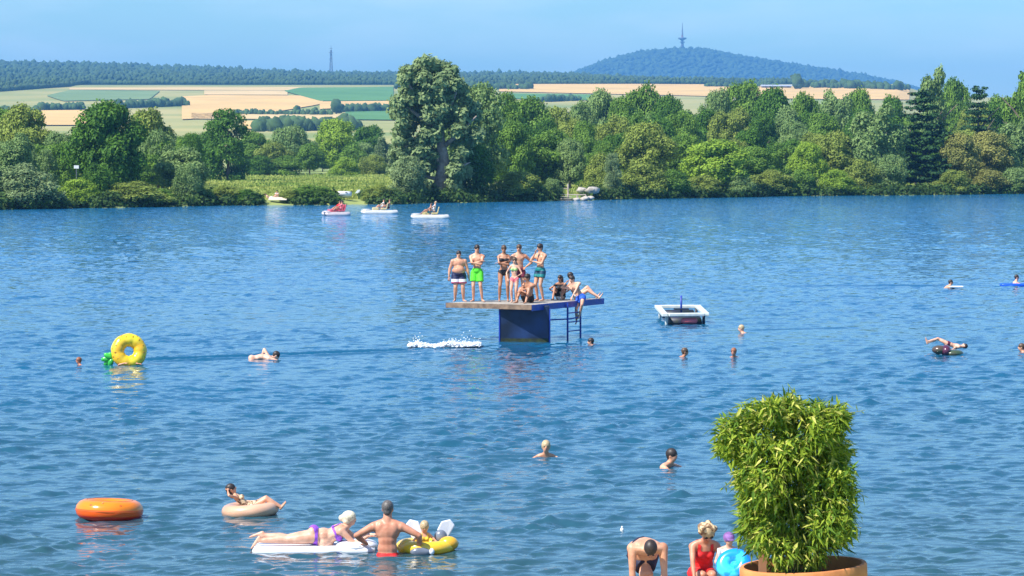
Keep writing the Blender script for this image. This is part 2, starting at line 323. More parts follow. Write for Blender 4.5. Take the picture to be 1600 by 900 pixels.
def proto(kind, seed, n_=9000):
    r2 = random.Random(seed); puffs = []
    if kind == 'round':
        for _ in range(46):
            a = r2.uniform(0, 6.283); z = r2.uniform(-.85, 1); rr = math.sqrt(max(0, 1-z*z))*r2.uniform(.55, 1); ps = r2.uniform(.09, .17)
            puffs.append((.39*rr*math.cos(a), .39*rr*math.sin(a), .55+.37*z, ps, ps*.8))
        puffs.append((0, 0, .52, .28, .3)); tz = .25
    elif kind == 'bush':
        for _ in range(40):
            a = r2.uniform(0, 6.283); z = r2.random()**1.2; rr = math.sqrt(max(0, 1-z*z))*r2.uniform(.6, 1); ps = r2.uniform(.09, .17)
            puffs.append((.40*rr*math.cos(a), .40*rr*math.sin(a), .10+.76*z, ps, ps*1.0))
        puffs.append((0, 0, .35, .3, .35)); tz = .05
    elif kind == 'willow':
        for c in range(9):
            a = r2.uniform(0, 6.283); rr = r2.uniform(0, .30); x, y = rr*math.cos(a), rr*math.sin(a); top = r2.uniform(.62, .93) if c else .93
            zz = .08
            while zz < top:
                ps = r2.uniform(.07, .14); puffs.append((x+r2.uniform(-.07, .07), y+r2.uniform(-.07, .07), zz, ps, ps*.9)); zz += r2.uniform(.07, .13)
        tz = .2
    elif kind == 'narrow':
        zz = .06
        while zz < .95:
            w = .36*math.sin(math.pi*min(1, zz*.8+.18))**.7
            for _ in range(4):
                a = r2.uniform(0, 6.283); ps = r2.uniform(.10, .18); puffs.append((w*.8*math.cos(a), w*.8*math.sin(a), zz+r2.uniform(-.03, .03), ps, ps*.6))
            zz += .085
        tz = .1
    elif kind == 'pine':
        zz = .10
        while zz < .97:
            w = .48*(1-zz)**.75 + .03; nb = max(3, int(9*(1-zz)+3))
            for q in range(nb):
                a = 6.283*q/nb + r2.uniform(-.3, .3); L = w*r2.uniform(.7, 1.1)
                for f in (.35, .65, .95): puffs.append((L*f*math.cos(a), L*f*math.sin(a), zz + .02*r2.uniform(-1, 1) - .03*f + .035*f*f, .055+.03*(1-zz), .016))
            zz += r2.uniform(.06, .085)
        tz = .1
    if kind == 'pine': C, N_ = puffs_to_leaves(puffs, n_, seed, shell=(.3, 1.2)); N_[:, 2] += 1.0
    else: C, N_ = puffs_to_leaves(puffs, n_, seed)
    crown = leafmesh('crown', C, N_, .0225 if kind != 'pine' else .022, 1.6, seed)
    tb = MB(); bend = r2.uniform(-.04, .04)
    tb.tube([(0, 0, -.03), (bend*.5, 0, .2), (bend, bend, .45), (bend*1.5, bend, .8)], [.035, .026, .018, .005], 7)
    for q in range(7):
        a = r2.uniform(0, 6.283); z0 = r2.uniform(.18, .55); L = r2.uniform(.15, .32)
        tb.tube([(bend, bend*.5, z0), (L*.5*math.cos(a), L*.5*math.sin(a), z0+L*.5), (L*math.cos(a), L*math.sin(a), z0+L*.9)], [.013, .009, .003], 5)
    return crown, tb.mesh('trunk')
PROTO = {k: [proto(k, 100+7*i+h, nn_) for i in range(c)] for h, (k, c, nn_) in enumerate([('round', 4, 22000), ('bush', 3, 17000), ('willow', 3, 22000), ('narrow', 2, 13000), ('pine', 2, 14000)])}
def fol(name, a, b_, tr=.22, sc=.55): return mat(name, a, .6, b_, sc, transl=tr, spec=.12, coord='World', detail=4, lo=.3, hi=.7)
FM = {'oak': fol('leaf_oak', (.12, .25, .028), (.045, .115, .014)), 'mid': fol('leaf_mid', (.21, .35, .048), (.08, .17, .022)),
      'bright': fol('leaf_bright', (.33, .47, .05), (.18, .30, .03)), 'silver': fol('leaf_silver', (.32, .41, .17), (.13, .20, .075)),
      'olive': fol('leaf_olive', (.33, .40, .075), (.16, .22, .04)), 'pine': fol('needle_pine', (.050, .12, .036), (.024, .065, .022), .08),
      'brown': fol('leaf_brown', (.35, .34, .09), (.20, .22, .055)), 'grey': fol('leaf_greygreen', (.28, .39, .125), (.12, .21, .06))}
bark = mat('tree_bark', (.20, .15, .11), .95, (.10, .075, .055), 6, bump=.8, bscale=20)
bark_pale = mat('pale_bark', (.42, .33, .26), .95, (.24, .18, .14), 3, bump=.8, bscale=20)
def tree(px, w, top, d, shape, m, label, group=None, base=0.0, name=None, var=None):
    h = zy(top, d) - float(ground_z(px, d)) ; h *= .985
    wd = w*d/4800*1.10; cr, tk = PROTO[shape][(int(px)*7 + int(top)) % len(PROTO[shape])] if var is None else PROTO[shape][var]
    nm = name or {'bush': 'waterside_bush', 'pine': 'pine_tree', 'willow': 'willow_tree', 'narrow': 'slender_tree'}.get(shape, 'leafy_tree')
    o = empty(nm, gpt(px, d, -.1), random.uniform(0, 6.28)); tag(o, label, 'bush' if shape == 'bush' else 'tree', group)
    c = link('crown', cr, None, o); t = link('trunk', tk, None, o)
    for q, mm_ in ((c, FM[m]), (t, bark)):
        if not q.data.materials: q.data.materials.append(mm_)
        q.material_slots[0].link = 'OBJECT'; q.material_slots[0].material = mm_
    sc = Vector((wd, wd, h)); 
    for q in (c, t): q.scale = sc
    t.scale = Vector((h*.8, h*.8, h)) if shape != 'bush' else Vector((wd*.6, wd*.6, h*.8))
    return o
sf = lambda px, off: float(shore(px)) + off
GB = 'trees and bushes along the far bank'
TREES = [
 # left part
 (22,95,205,sf(22,9),'willow','grey','pale olive willow at the far left, taller of the two by the water'),
 (38,110,250,sf(38,3),'bush','silver','silvery grey bush overhanging the water at the far left corner'),
 (-25,80,230,sf(0,5),'bush','grey','grey-green bush cut by the left edge of the picture'),
 (-10,110,166,360,'round','mid','tall green tree cut by the left edge behind the willows'),
 (42,100,163,345,'round','olive','olive tree behind the silvery willow, below the wheat field'),
 (96,60,222,sf(96,22),'round','mid','mid-green tree squeezed between pale willow and big dark oak'),
 (72,44,232,sf(72,12),'narrow','grey','thin grey-green sapling left of the white sign'),
 (168,118,158,sf(168,12),'round','oak','big dark green round oak left of centre of the left bank'),
 (118,78,276,sf(118,2.5),'bush','bright','bright yellow-green bush at the water under the white sign'),
 (152,56,250,sf(152,6),'bush','oak','dark bush at the foot of the big dark oak'),
 (212,110,280,sf(212,3),'bush','olive','low wide olive bush at the water right of the oak'),
 (232,84,170,375,'round','olive','olive-green tree right behind the shoulder of the dark oak'),
 (262,74,196,395,'willow','silver','silvery willow behind the pale green bush'),
 (225,70,236,330,'round','mid','mid-green tree under the silvery willow, right of the oak'),
 (285,84,228,sf(285,10),'round','grey','pale grey-green rounded tree on the shore'),
 (292,50,250,sf(292,3),'bush','grey','dark-footed upright shrub at the water in front of the meadow'),
 (356,88,167,430,'narrow','oak','dark spiky-topped tree at the left end of the meadow'),
 (320,60,205,470,'round','mid','green tree left behind the spiky dark tree'),
 (352,72,287,sf(352,2.5),'bush','olive','brownish low bush at the water left of the sunbathers'),
 (488,78,286,sf(488,2.5),'bush','mid','dark round bush at the water right of the sunbathers'),
 (398,60,206,520,'round','mid','green tree just right of the spiky dark tree, back of the meadow'),
 (428,60,222,505,'round','olive','lower olive tree at the back of the meadow'),
 (455,64,196,540,'round','grey','grey-green tree under the lower wheat strip'),
 (484,46,224,515,'round','mid','small green tree left of the yellow-green one'),
 (526,72,186,530,'round','bright','yellow-green tree standing highest at the back of the meadow'),
 (552,56,222,512,'bush','mid','low dark bush right of the yellow-green tree'),
 (578,56,196,560,'round','oak','dark tree below the square green field'),
 (603,60,212,520,'willow','silver','silvery tree touching the giant willow from behind'),
 (580,50,238,505,'bush','olive','olive bush at the back right end of the meadow'),
 (540,50,243,500,'bush','bright','light green bush at the back of the meadow'),
 (452,60,240,500,'bush','mid','mid-green bush at the back left of the meadow'),
 (408,50,240,498,'bush','oak','dark bush at the back left corner of the meadow'),
 (318,44,291,sf(318,2.2),'bush','mid','small bush at the water between pale rounded tree and brownish bush'),
 (385,52,293,sf(385,2.2),'bush','oak','small dark bush just left of the sunbathers on the bank'),
 (452,44,294,sf(452,2.2),'bush','olive','small olive bush just right of the cream towel'),
 (515,36,299,sf(515,2.0),'bush','mid','little bush left of the drawn-up rowing boat'),
 (592,50,284,sf(592,2.4),'bush','olive','olive bush between the beach shelter and giant willow'),
 (255,46,292,sf(255,2.2),'bush','mid','little bush left of the dark-footed shrub'),
 # around the giant willow
 (742,112,132,sf(742,16),'round','grey','big round dark tree leaning against the giant willow on its right'),
 (700,80,118,sf(700,26),'willow','silver','silvery crown showing behind the giant willow'),
 (640,62,238,sf(640,4),'bush','silver','silvery bush at the left foot of the giant willow'),
 (735,80,215,sf(735,7),'bush','oak','dark bush in the shade right of the giant willow trunk'),
 (808,96,264,sf(808,3),'bush','olive','wide olive bush between giant willow and wooden jetty'),
 (862,44,276,sf(862,3),'bush','grey','small grey-green bush directly left of the wooden jetty'),
 # right wood, front
 (843,92,206,sf(843,38),'round','mid','mid-green tree behind the olive bush left of the jetty'),
 (897,70,218,sf(897,55),'round','oak','dark tree above the clearing behind the jetty'),
 (800,66,190,sf(800,34),'round','mid','green tree at the right shoulder of the shaded willow group'),
 (935,56,236,sf(935,26),'bush','olive','olive bush at the right edge of the clearing'),
 (957,34,236,sf(957,3),'narrow','silver','slim silvery willow at the water right of the jetty'),
 (1008,96,192,sf(1008,26),'round','olive','broad olive-brown tree above the shore bushes'),
 (1000,86,252,sf(1000,3),'bush','olive','olive bush right of the slim silvery willow'),
 (1048,60,262,sf(1048,2.5),'bush','mid','mid-green bush overhanging the water left of the bright tree'),
 (1120,104,218,sf(1120,6),'round','bright','bright green rounded tree in the middle of the right shore'),
 (1098,70,270,sf(1098,2.5),'bush','olive','low olive bush at the foot of the bright green tree'),
 (1150,56,266,sf(1150,2.5),'bush','grey','low grey bush right of the bright green tree'),
 (1070,64,205,sf(1070,30),'round','mid','mid-green tree left behind the bright green tree'),
 (1180,70,228,sf(1180,14),'round','mid','green tree right behind the bright green tree'),
 (1205,80,262,sf(1205,3),'bush','olive','olive bush under the bathers on the right bank'),
 (1262,60,222,sf(1262,9),'round','bright','light green tree right of the bathers on the bank'),
 (1250,60,262,sf(1250,2.5),'bush','mid','mid-green bush at the water right of the bathers'),
 (1300,76,205,sf(1300,13),'round','olive','light olive tree left of the large pale willow'),
 (1308,66,262,sf(1308,2.5),'bush','bright','yellowish bush at the water below the pale willow'),
 (1362,112,160,sf(1362,11),'willow','grey','large pale green willow left of the dark pine'),
 (1345,70,245,sf(1345,4),'bush','olive','olive bush below the large pale willow'),
 (1395,60,236,sf(1395,5),'bush','grey','grey bush left beside the dark pine foot'),
 (1440,136,128,sf(1440,12),'pine','pine','big dark layered pine on the right bank'),
 (1452,76,100,sf(1452,60),'willow','grey','tall grey-green tree topping the dark pine from behind'),
 (1500,70,208,sf(1500,8),'round','brown','brownish tree right beside the dark pine'),
 (1490,60,262,sf(1490,2.5),'bush','olive','olive bush at the water right of the dark pine'),
 (1527,86,124,sf(1527,50),'pine','pine','second dark pine further right in the wood'),
 (1545,80,205,sf(1545,9),'round','brown','reddish-brown tree between second pine and right edge'),
 (1542,76,262,sf(1542,2.5),'bush','brown','brownish bush at the water near the right edge'),
 (1588,90,180,sf(1588,10),'willow','grey','pale tree cut by the right edge, in front'),
 (1600,110,105,sf(1600,55),'willow','mid','tall light tree cut by the right edge, behind'),
 (1592,70,258,sf(1592,2.5),'bush','grey','grey-green bush cut by the right edge at the water'),
 # right wood, skyline
 (790,58,146,400,'round','mid','tree whose top shows just right of the giant willow group'),
 (826,80,152,430,'round','mid','round green skyline tree below the left end of the wheat strip'),
 (868,66,168,440,'round','olive','olive skyline tree below the green field strip'),
 (905,56,158,450,'round','grey','greyish skyline tree left of the dip'),
 (938,60,140,470,'round','grey','grey-green skyline tree left of the tallest centre tree'),
 (972,56,152,455,'round','mid','green skyline tree just left of the tallest centre tree'),
 (1004,76,131,480,'round','mid','tallest tree at the centre of the wood skyline'),
 (1046,60,150,465,'round','oak','dark skyline tree right of the tallest centre tree'),
 (1082,60,160,450,'willow','grey','greyish willow-like skyline tree in the middle of the wheat strip'),
 (1122,56,140,480,'round','grey','grey skyline tree below the right foot of the hill'),
 (1162,74,128,490,'round','mid','tall green skyline tree left of the barn roof'),
 (1206,76,138,480,'round','oak','dark green skyline tree right below the barn roof'),
 (1256,56,146,470,'round','mid','skyline tree below the right wheat strip'),
 (1298,84,136,500,'willow','grey','wide grey-green skyline tree right of the barn'),
 (1340,60,140,510,'round','mid','green skyline tree left above the pale willow'),
 (1392,54,150,500,'round','oak','dark skyline tree just left of the pine top'),
 (1490,56,124,520,'round','mid','skyline tree between the two pines'),
 (1560,54,150,500,'round','mid','skyline tree between second pine and right edge'),
]
for (px, w, top, d, sh_, m, lab) in TREES: tree(px, w, top, d, sh_, m, lab, GB)
# filler trees that close the wood behind
fr = random.Random(5); USED = set()
HUE = {'mid': 'mid-green', 'oak': 'dark green', 'olive': 'olive', 'grey': 'grey-green', 'bright': 'yellow-green', 'silver': 'silvery'}
def filler(px, w, top, d, shape, place, anchors, group):
    a = min(anchors, key=lambda q: abs(q[0]-px)); dx = px-a[0]; rel_ = 'straight above' if abs(dx) < 9 else ('left above' if dx < 0 else 'right above')
    for m in fr.sample(['mid', 'oak', 'olive', 'grey', 'mid', 'oak'], 6):
        lab = '%s %s %s, %s %s' % (HUE[m], 'willowy tree' if shape == 'willow' else 'tree', place, rel_, a[1])
        if lab not in USED: break
    USED.add(lab); tree(px, w, top, d, shape, m, lab, group, name='wood_tree')
ANR = [(790, 'the shaded tree group'), (850, 'the wide olive bush'), (893, 'the wooden jetty'), (957, 'the slim silvery willow'), (1008, 'the broad olive-brown tree'), (1065, 'the trampoline-like raft'), (1120, 'the bright round tree'), (1180, 'the bamboo left edge'), (1240, 'the bamboo top shoot'), (1300, 'the light olive tree'), (1362, 'the large pale willow'), (1440, 'the dark pine'), (1500, 'the brownish tree'), (1545, 'the reddish-brown tree'), (1595, 'the right edge bush')]
for i in range(74):
    px = 775 + (i % 37)*23.5 + fr.uniform(-9, 9); row = i//37
    sky_top = np.interp(px, [775, 850, 1000, 1160, 1300, 1400, 1600], [165, 178, 165, 160, 160, 158, 150])
    top = sky_top + (12 if row == 0 else 48) + fr.uniform(-8, 14); d = sf(px, 85 if row == 0 else 40) + fr.uniform(-10, 10)
    filler(px, fr.uniform(46, 68), top, d, fr.choice(['round', 'round', 'round', 'willow']), 'in the %s row' % ('back' if row == 0 else 'middle'), ANR, 'trees packed in the wood behind the right bank')
ANL = [(5, 'the left corner bush'), (42, 'the silvery corner bush'), (96, 'the small white sign'), (168, 'the big dark oak'), (225, 'the low olive bush'), (285, 'the pale rounded shore tree'), (345, 'the brownish low bush')]
for i in range(22):
    px = -20 + i*15.5 + fr.uniform(-6, 6); filler(px, fr.uniform(44, 60), 205 + fr.uniform(-8, 22), sf(px, 45)+fr.uniform(0, 60), 'round', 'of the left bank', ANL, 'trees packed behind the left bank')
ANM = [(395, 'the left meadow end'), (428, 'the bank sunbathers'), (488, 'the dark round bush'), (525, 'the leftmost pedal boat'), (558, 'the beach shelter'), (593, 'the middle pedal boat'), (625, 'the silvery foot bush')]
for i in range(16):
    px = 385 + i*15 + fr.uniform(-5, 5); filler(px, fr.uniform(34, 50), 232 + fr.uniform(-14, 12), 545+fr.uniform(0, 50), 'round', 'closing the meadow', ANM, 'trees closing the back of the meadow')

# the giant willow: leaning trunk, bare limbs, layered silvery masses
def giant():
    d = sf(668, 6); o = empty('giant_willow', gpt(672, d, -.1)); tag(o, 'giant silvery willow with bare trunk, by far the tallest tree of the bank', 'tree', GB)
    s = d/4800; H = zy(97, d)
    def q(px, py, dy=0): return Vector(((px-672)*s, dy, (318-py)*s*1.0))
    tb = MB(); tk = [(688,322),(690,290),(694,262),(690,235),(684,205),(672,175),(664,150),(658,125)]
    tb.tube([q(*p, 0) for p in tk], [.95, .75, .62, .5, .42, .3, .2, .06], 10)
    r2 = random.Random(4)
    for (a, b_, c) in [((692,262),(655,248),(632,236)), ((690,240),(720,215),(745,190)), ((684,208),(655,190),(630,170)), ((684,205),(705,175),(715,150)), ((672,178),(650,160),(640,140)), ((690,285),(715,270),(735,262)), ((676,185),(690,160),(692,135)), ((694,290),(668,285),(650,280))]:
        y_ = r2.uniform(-2.2, .6); tb.tube([q(*a), q(*b_, y_*.6), q(*c, y_)], [.3, .19, .06], 6)
    tb.build('trunk', bark_pale, o, True)
    puffs = []
    def blob(px, py, rx, rz, n_, dep=2.5):
        for _ in range(n_):
            a = r2.uniform(0, 6.283); rr = math.sqrt(r2.random()); ps = r2.uniform(.45, .85)*1.0
            p = q(px+rx*rr*math.cos(a), py+rz*rr*math.sin(a), r2.uniform(-dep, dep)); puffs.append((p.x, p.y, p.z, ps, ps*.85))
    for b_ in [(655,122,30,20,22),(640,150,26,18,14),(688,140,26,22,16),(660,175,38,22,20),(625,175,14,12,5),(708,178,28,22,16),(650,215,34,18,15),(720,215,26,24,14),(630,240,16,14,7),(668,250,22,18,8,2.2),(722,262,18,20,9),(645,282,26,22,16),(622,268,12,10,4),(672,298,14,12,6),(715,298,14,12,6),(696,120,14,12,5),(686,188,20,18,12),(700,150,22,20,12),(672,222,18,14,8),(728,190,20,20,8)]: blob(*b_)
    C, N_ = puffs_to_leaves(puffs, 44000, 9, shell=(.4, 1.25)); link('crown', leafmesh('crown', C, N_, .26, 1.9, 3), FM['silver'], o)
giant()

# undergrowth along the bank, meadow grass, reeds
def tufts(name, pts, hgt, wid, m, seed, blades=3, lean=.35):
    r2 = np.random.default_rng(seed); Pn = np.repeat(np.array(pts), blades, 0); n_ = len(Pn); Pn[:, :2] += r2.normal(0, wid*.5, (n_, 2)); a = r2.uniform(0, 6.283, n_)
    h = hgt*r2.uniform(.5, 1.25, n_); w = wid*r2.uniform(.5, 1, n_); t = np.stack([np.cos(a), np.sin(a), 0*a], 1)*w[:, None]*.5
    ln = np.stack([np.cos(a+1.3), np.sin(a+1.3), 0*a], 1)*(h*lean*r2.uniform(-1, 1, n_))[:, None]; up = np.stack([0*h, 0*h, h], 1)
    V = np.stack([Pn - t, Pn + t, Pn + up + ln + t*.15, Pn+up+ln - t*.15], 1).reshape(-1, 3); return link(name, npmesh(name, V, np.arange(n_*4).reshape(-1, 4)), m)
pf = []
for i in range(800):
    px = rng.uniform(-80, 1690); off = abs(rng.normal(0, 1.8)) + .3
    if 868 < px < 918 and off < 7: continue
    if (412 < px < 447 or 520 < px < 575) and off < 8: continue
    p = gpt(px, float(shore(px)) + off); rr = .25 + .9*rng.random()**2.2; pf.append((p.x, p.y, p.z + rr*.3, rr*1.2, rr*.8))
C, N_ = puffs_to_leaves([(*q[:2], q[2], q[3], q[4]) for q in pf], 34000, 77)
tag(link('bank_undergrowth', leafmesh('bank_undergrowth', C, N_, .24, 1.6, 5), fol('undergrowth_leaf', (.085, .15, .03), (.03, .065, .015))), 'low green undergrowth fringing the far shoreline', 'undergrowth', kind='stuff')  # leaf colour darkened to carry the shadow at the foot of the bushes
pts = []
for i in range(9000):
    px = rng.uniform(180, 640); d = sf(px, 4) + 215*rng.random()**1.3; pts.append(tuple(gpt(px, d, -.03)))
for i in range(2500):
    px = rng.uniform(800, 1600); d = sf(px, 4) + 50*rng.random(); pts.append(tuple(gpt(px, d, -.03)))
meadow = mat('meadow_grass', (.40, .43, .11), .8, (.20, .29, .05), .06, transl=.25, spec=.2, coord='World', detail=5)
tag(tufts('meadow_grass', pts, .34, .6, meadow, 4, 3, .6), 'tall yellowish meadow grass behind the shore bushes', 'grass', kind='stuff')

# far woods on ridge and hill: rounded tree tops
ico = bmesh.new(); bmesh.ops.create_icosphere(ico, subdivisions=2, radius=1.0); IV = np.array([v.co[:] for v in ico.verts]); IF = np.array([[v.index for v in f.verts] for f in ico.faces]); ico.free()
ico = bmesh.new(); bmesh.ops.create_icosphere(ico, subdivisions=1, radius=1.0); IV1 = np.array([v.co[:] for v in ico.verts]); IF1 = np.array([[v.index for v in f.verts] for f in ico.faces]); ico.free()
def canopy(name, spec, m, label, seed, kind='stuff', cat='forest', lo=False):
    r2 = np.random.default_rng(seed); Vs, Fs = [], []; IV, IF = (IV1, IF1) if lo else (globals()['IV'], globals()['IF'])
    for i, (x, y, z, rr, hh) in enumerate(spec):
        v = IV*(1+.28*r2.normal(size=(len(IV), 1))*.6)*np.array([rr, rr, hh]); Vs.append(v + np.array([x, y, z])); Fs.append(IF + i*len(IV))
    return tag(link(name, npmesh(name, np.concatenate(Vs), np.concatenate(Fs)), m), label, cat, kind=kind)
far_fol = mat('far_wood_leaves', (.060, .115, .030), .9, (.028, .062, .018), .035, coord='World', detail=3)
sp = []
for i in range(24000):
    px = rng.uniform(-250, 1240); u = rng.random()**.75; lo = np.interp(px, [-250, 0, 110, 140, 700, 1240], [2150, 2250, 2440, 2700, 2700, 2800]); d = lo + (4560-lo)*u
    if d < 2530 and px > 115: continue
    z = float(ground_z(px, d)); rr = rng.uniform(2.2, 5.0)*(d/4500)**1.5; sp.append(((px-800)/4800*d, d, z+3*(d/4500)+rr*rng.uniform(-.3, 1.3), rr, rr*rng.uniform(.8, 1.5)))
for px in np.arange(-250, 1300, 1.7):      # front edge and crest
    d = 4540; z = float(ground_z(px, d)); rr = rng.uniform(1.8, 4.6); sp.append(((px+rng.uniform(-2, 2)-800)/4800*d, d+rng.uniform(-30, 30), z+4+rr*rng.uniform(.3, 1.5), rr*.75, rr*rng.uniform(.9, 1.7)))
    lo = float(np.interp(px, [-250, 0, 110, 140, 700, 1300], [2150, 2250, 2440, 2640, 2640, 2750])); rr = rng.uniform(1.5, 3); sp.append(((px-800)/4800*lo, lo, float(ground_z(px, lo))+rr*.6, rr, rr))
canopy('ridge_forest', sp, far_fol, 'dark bluish forest covering the long ridge behind the fields', 1, lo=True)
sp = []
for i in range(9500):
    px = rng.uniform(780, 1520); d = rng.uniform(6900, 8150); z = float(ground_z(px, d))
    if z < 60: continue
    rr = rng.uniform(4.5, 9); sp.append(((px-800)/4800*d, d, z+rr*.3, rr, rr*rng.uniform(.6, .95)))
for px in np.arange(860, 1450, 1.6):
    z = float(ground_z(px, 8000)); rr = rng.uniform(3.5, 7.5); sp.append(((px-800)/4800*8000, 8000, z+rr*rng.uniform(.1, .9), rr, rr*rng.uniform(.8, 1.4)))
canopy('hill_forest', sp, far_fol, 'hazy blue forest covering the cone-shaped hill under the tower', 2, lo=True)
hedge = mat('hedge_leaves', (.060, .12, .030), .9, (.03, .07, .018), .2, coord='World')
def hedgerow(x0, x1, py, h, label, n_, seed, wob=2, px_pts=None):
    r2 = np.random.default_rng(seed); sp = []
    for i in range(n_):
        px = x0+(x1-x0)*(i+r2.random())/n_; yb = np.interp(px, [x0, x1], py) + r2.uniform(-wob, 0)*.4; d = hit(px, yb); s = d/4800
        rr = h*s*.5*r2.uniform(.6, 1.15); sp.append((*gpt(px, d)[:2], gpt(px, d).z + rr*.8, rr*.9, rr*1.05))
    canopy('hedgerow', sp, hedge, label, seed, cat='hedgerow')
hedgerow(62, 132, (174, 172), 13, 'dark clump of field trees at the left, above the pale wheat corner', 26, 21)
hedgerow(182, 296, (170, 166), 14, 'long dark copse crossing the field behind the oak top', 44, 22)
hedgerow(365, 520, (180, 181), 10, 'thin hedgerow along the lower edge of the big wheat field', 40, 23)
hedgerow(535, 640, (176, 173), 14, 'dark hedgerow under the square green field', 34, 24)
hedgerow(845, 905, (160, 158), 12, 'dark field hedge peeping over the right wood', 18, 25)
hedgerow(1100, 1215, (136.5, 137), 8, 'hedge of trees left of the barn on the skyline', 40, 26)
hedgerow(1250, 1420, (138, 142), 14, 'row of rounded trees on the field edge at the foot of the hill', 34, 27, 4)
hedgerow(400, 560, (206, 204), 22, 'bluish belt of trees between lower wheat strip and bank wood', 50, 28, 4)
hedgerow(620, 830, (140, 141), 12, 'tree belt on the field edge right of the giant willow', 60, 29, 4)
hedgerow(-40, 60, (186, 184), 18, 'trees below the left forest edge', 26, 30, 4)
for px, yb, h, lab in [(464, 180, 15, 'small round field tree, leftmost of the three in the hedgerow below the wheat'), (492, 180, 13, 'small field tree in the middle of the three below the wheat'), (526, 178, 24, 'tallest field tree at the right end of the wheat hedgerow'), (1244, 140, 24, 'spiky lone tree right beside the grey barn')]:
    d = hit(px, yb); s = d/4800; o = empty('field_tree', gpt(px, d)); tag(o, lab, 'tree'); c = canopy('crown', [(0, 0, h*s*.55, h*s*.38, h*s*.5), (h*s*.2, 0, h*s*.4, h*s*.3, h*s*.35)], hedge, None, int(px), None, None); c.parent = o
    MB().tube([(0, 0, -1), (0, 0, h*s*.4)], [.6, .4], 6).build('trunk', bark, o)

# barn, lattice mast, television tower
d = hit(1212, 138); s = d/4800; o = empty('field_barn', gpt(1212, d)); tag(o, 'long low barn with pale grey roof on the field edge below the hill', 'barn')
L, hh = 44*s, 3.0*s; MB().box((0, 0, hh*.5), (L, 12, hh)).build('wall', mat('barn_wall', (.35, .34, .32), .9), o)
MB()._add and None
rb = MB(); rb._add([(-L/2-1, -8, hh*.92), (L/2+1, -8, hh*.92), (L/2+1, 0, hh+2.4*s), (-L/2-1, 0, hh+2.4*s), (-L/2-1, 8, hh*.92), (L/2+1, 8, hh*.92)], [(0,1,2,3), (3,2,5,4), (0,3,4), (1,5,2), (0,4,5,1)]); rb.build('roof', mat('barn_roof', (.42, .45, .50), .7), o)
for k in range(5): MB().box((-L/2 + L*(k+.5)/5, -6.15, hh*.4), (L*.07, .3, hh*.6)).build('door', mat('barn_door', (.12, .12, .13), .8), o)
steel = mat('galvanised_steel', (.17, .18, .20), .6, metallic=.3)
def lattice_mast():
    d = 4480; base = gpt(518, d); H = zy(71, d) - base.z; o = empty('lattice_mast', base); tag(o, 'thin steel lattice mast with antennas on the forest ridge', 'mast')
    w0, w1 = 5.2, 1.3; leg_m = []
    def c(t, sx_, sy_): w = w0 + (w1-w0)*t; return Vector((sx_*w/2, sy_*w/2, t*H*.86))
    for a in (-1, 1):
        for b_ in (-1, 1): MB().tube([c(0, a, b_), c(1, a, b_)], .42, 5).build('leg', steel, o)
    br = MB()
    for i in range(9):
        t0, t1 = i/9, (i+1)/9
        for (a1, b1, a2, b2) in ((-1,-1,1,-1), (1,-1,1,1), (1,1,-1,1), (-1,1,-1,-1)):
            br.tube([c(t0, a1, b1), c(t1, a2, b2)], .22, 4); br.tube([c(t0, a2, b2), c(t1, a1, b1)], .22, 4); br.tube([c(t1, a1, b1), c(t1, a2, b2)], .16, 4)
    br.build('bracing', steel, o); MB().tube([(0, 0, H*.86), (0, 0, H)], .22, 5).build('antenna', steel, o)
    for z_, w in ((.60, 4.6), (.78, 5.2), (.90, 3.0)): MB().box((0, 0, H*z_), (w*1.3, w*1.3, .5)).build('platform', steel, o)
lattice_mast()
def tv_tower():
    d = 8000; base = gpt(1065.5, d, -2); px = d/4800; o = empty('television_tower', base); tag(o, 'slim television tower with round decks on the hilltop', 'tower'); con = mat('tower_concrete', (.16, .17, .18), .8, scale=.1); H0 = 21*px
    MB().tube([(0, 0, 0), (0, 0, H0)], [4.2, 3.2], 12).build('shaft', con, o, True)
    MB().lathe([(0.1, H0-5), (4, H0-4.6), (10.5, H0-1.2), (11, H0), (11, H0+1.6), (8, H0+2.2), (.1, H0+2.4)], 20).build('deck', con, o)
    MB().lathe([(0.1, H0-11), (6, H0-10.5), (7, H0-9.4), (6.5, H0-8.6), (.1, H0-8.4)], 20).build('deck', con, o)
    MB().tube([(0, 0, H0+2), (0, 0, H0+13), (0, 0, H0+13.1), (0, 0, H0+25), (0, 0, H0+25.1), (0, 0, 45*px)], [2.6, 2.3, 1.8, 1.5, 1.0, .7], 8).build('antenna_mast', bands('mast_paint', [(0, (.2, .2, .22)), (.5, (.3, .12, .11)), (.62, (.2, .2, .22))], 2, 1/70), o)
tv_tower()

# ------------------------------------------------------------------ people
def skin(name, c): return mat('skin_'+name, (min(1, c[0]*1.08), c[1]*1.08, c[2]*1.08), .42, (c[0]*.80, c[1]*.66, c[2]*.60), 6, sss=.04, spec=.4)
SK = {'light': skin('light', (.68, .37, .23)), 'fair': skin('fair', (.76, .46, .32)), 'tan': skin('tan', (.48, .24, .14)), 'red': skin('red', (.62, .29, .18)), 'brown': skin('brown', (.36, .19, .12))}
HR = {'dark': mat('hair_dark', (.022, .016, .013), .5, (.045, .03, .022), 60), 'brown': mat('hair_brown', (.13, .075, .04), .5, (.06, .035, .02), 60), 'blond': mat('hair_blond', (.62, .47, .27), .5, (.38, .26, .13), 60),
      'white': mat('hair_white', (.82, .76, .58), .5, (.66, .56, .36), 50), 'ginger': mat('hair_ginger', (.35, .13, .06), .5, (.2, .07, .03), 60), 'grey': mat('hair_grey', (.16, .14, .13), .5, (.08, .07, .06), 60)}
eye_m = mat('eye_dark', (.03, .02, .02), .3); lip_m = mat('lips', (.42, .14, .12), .5)
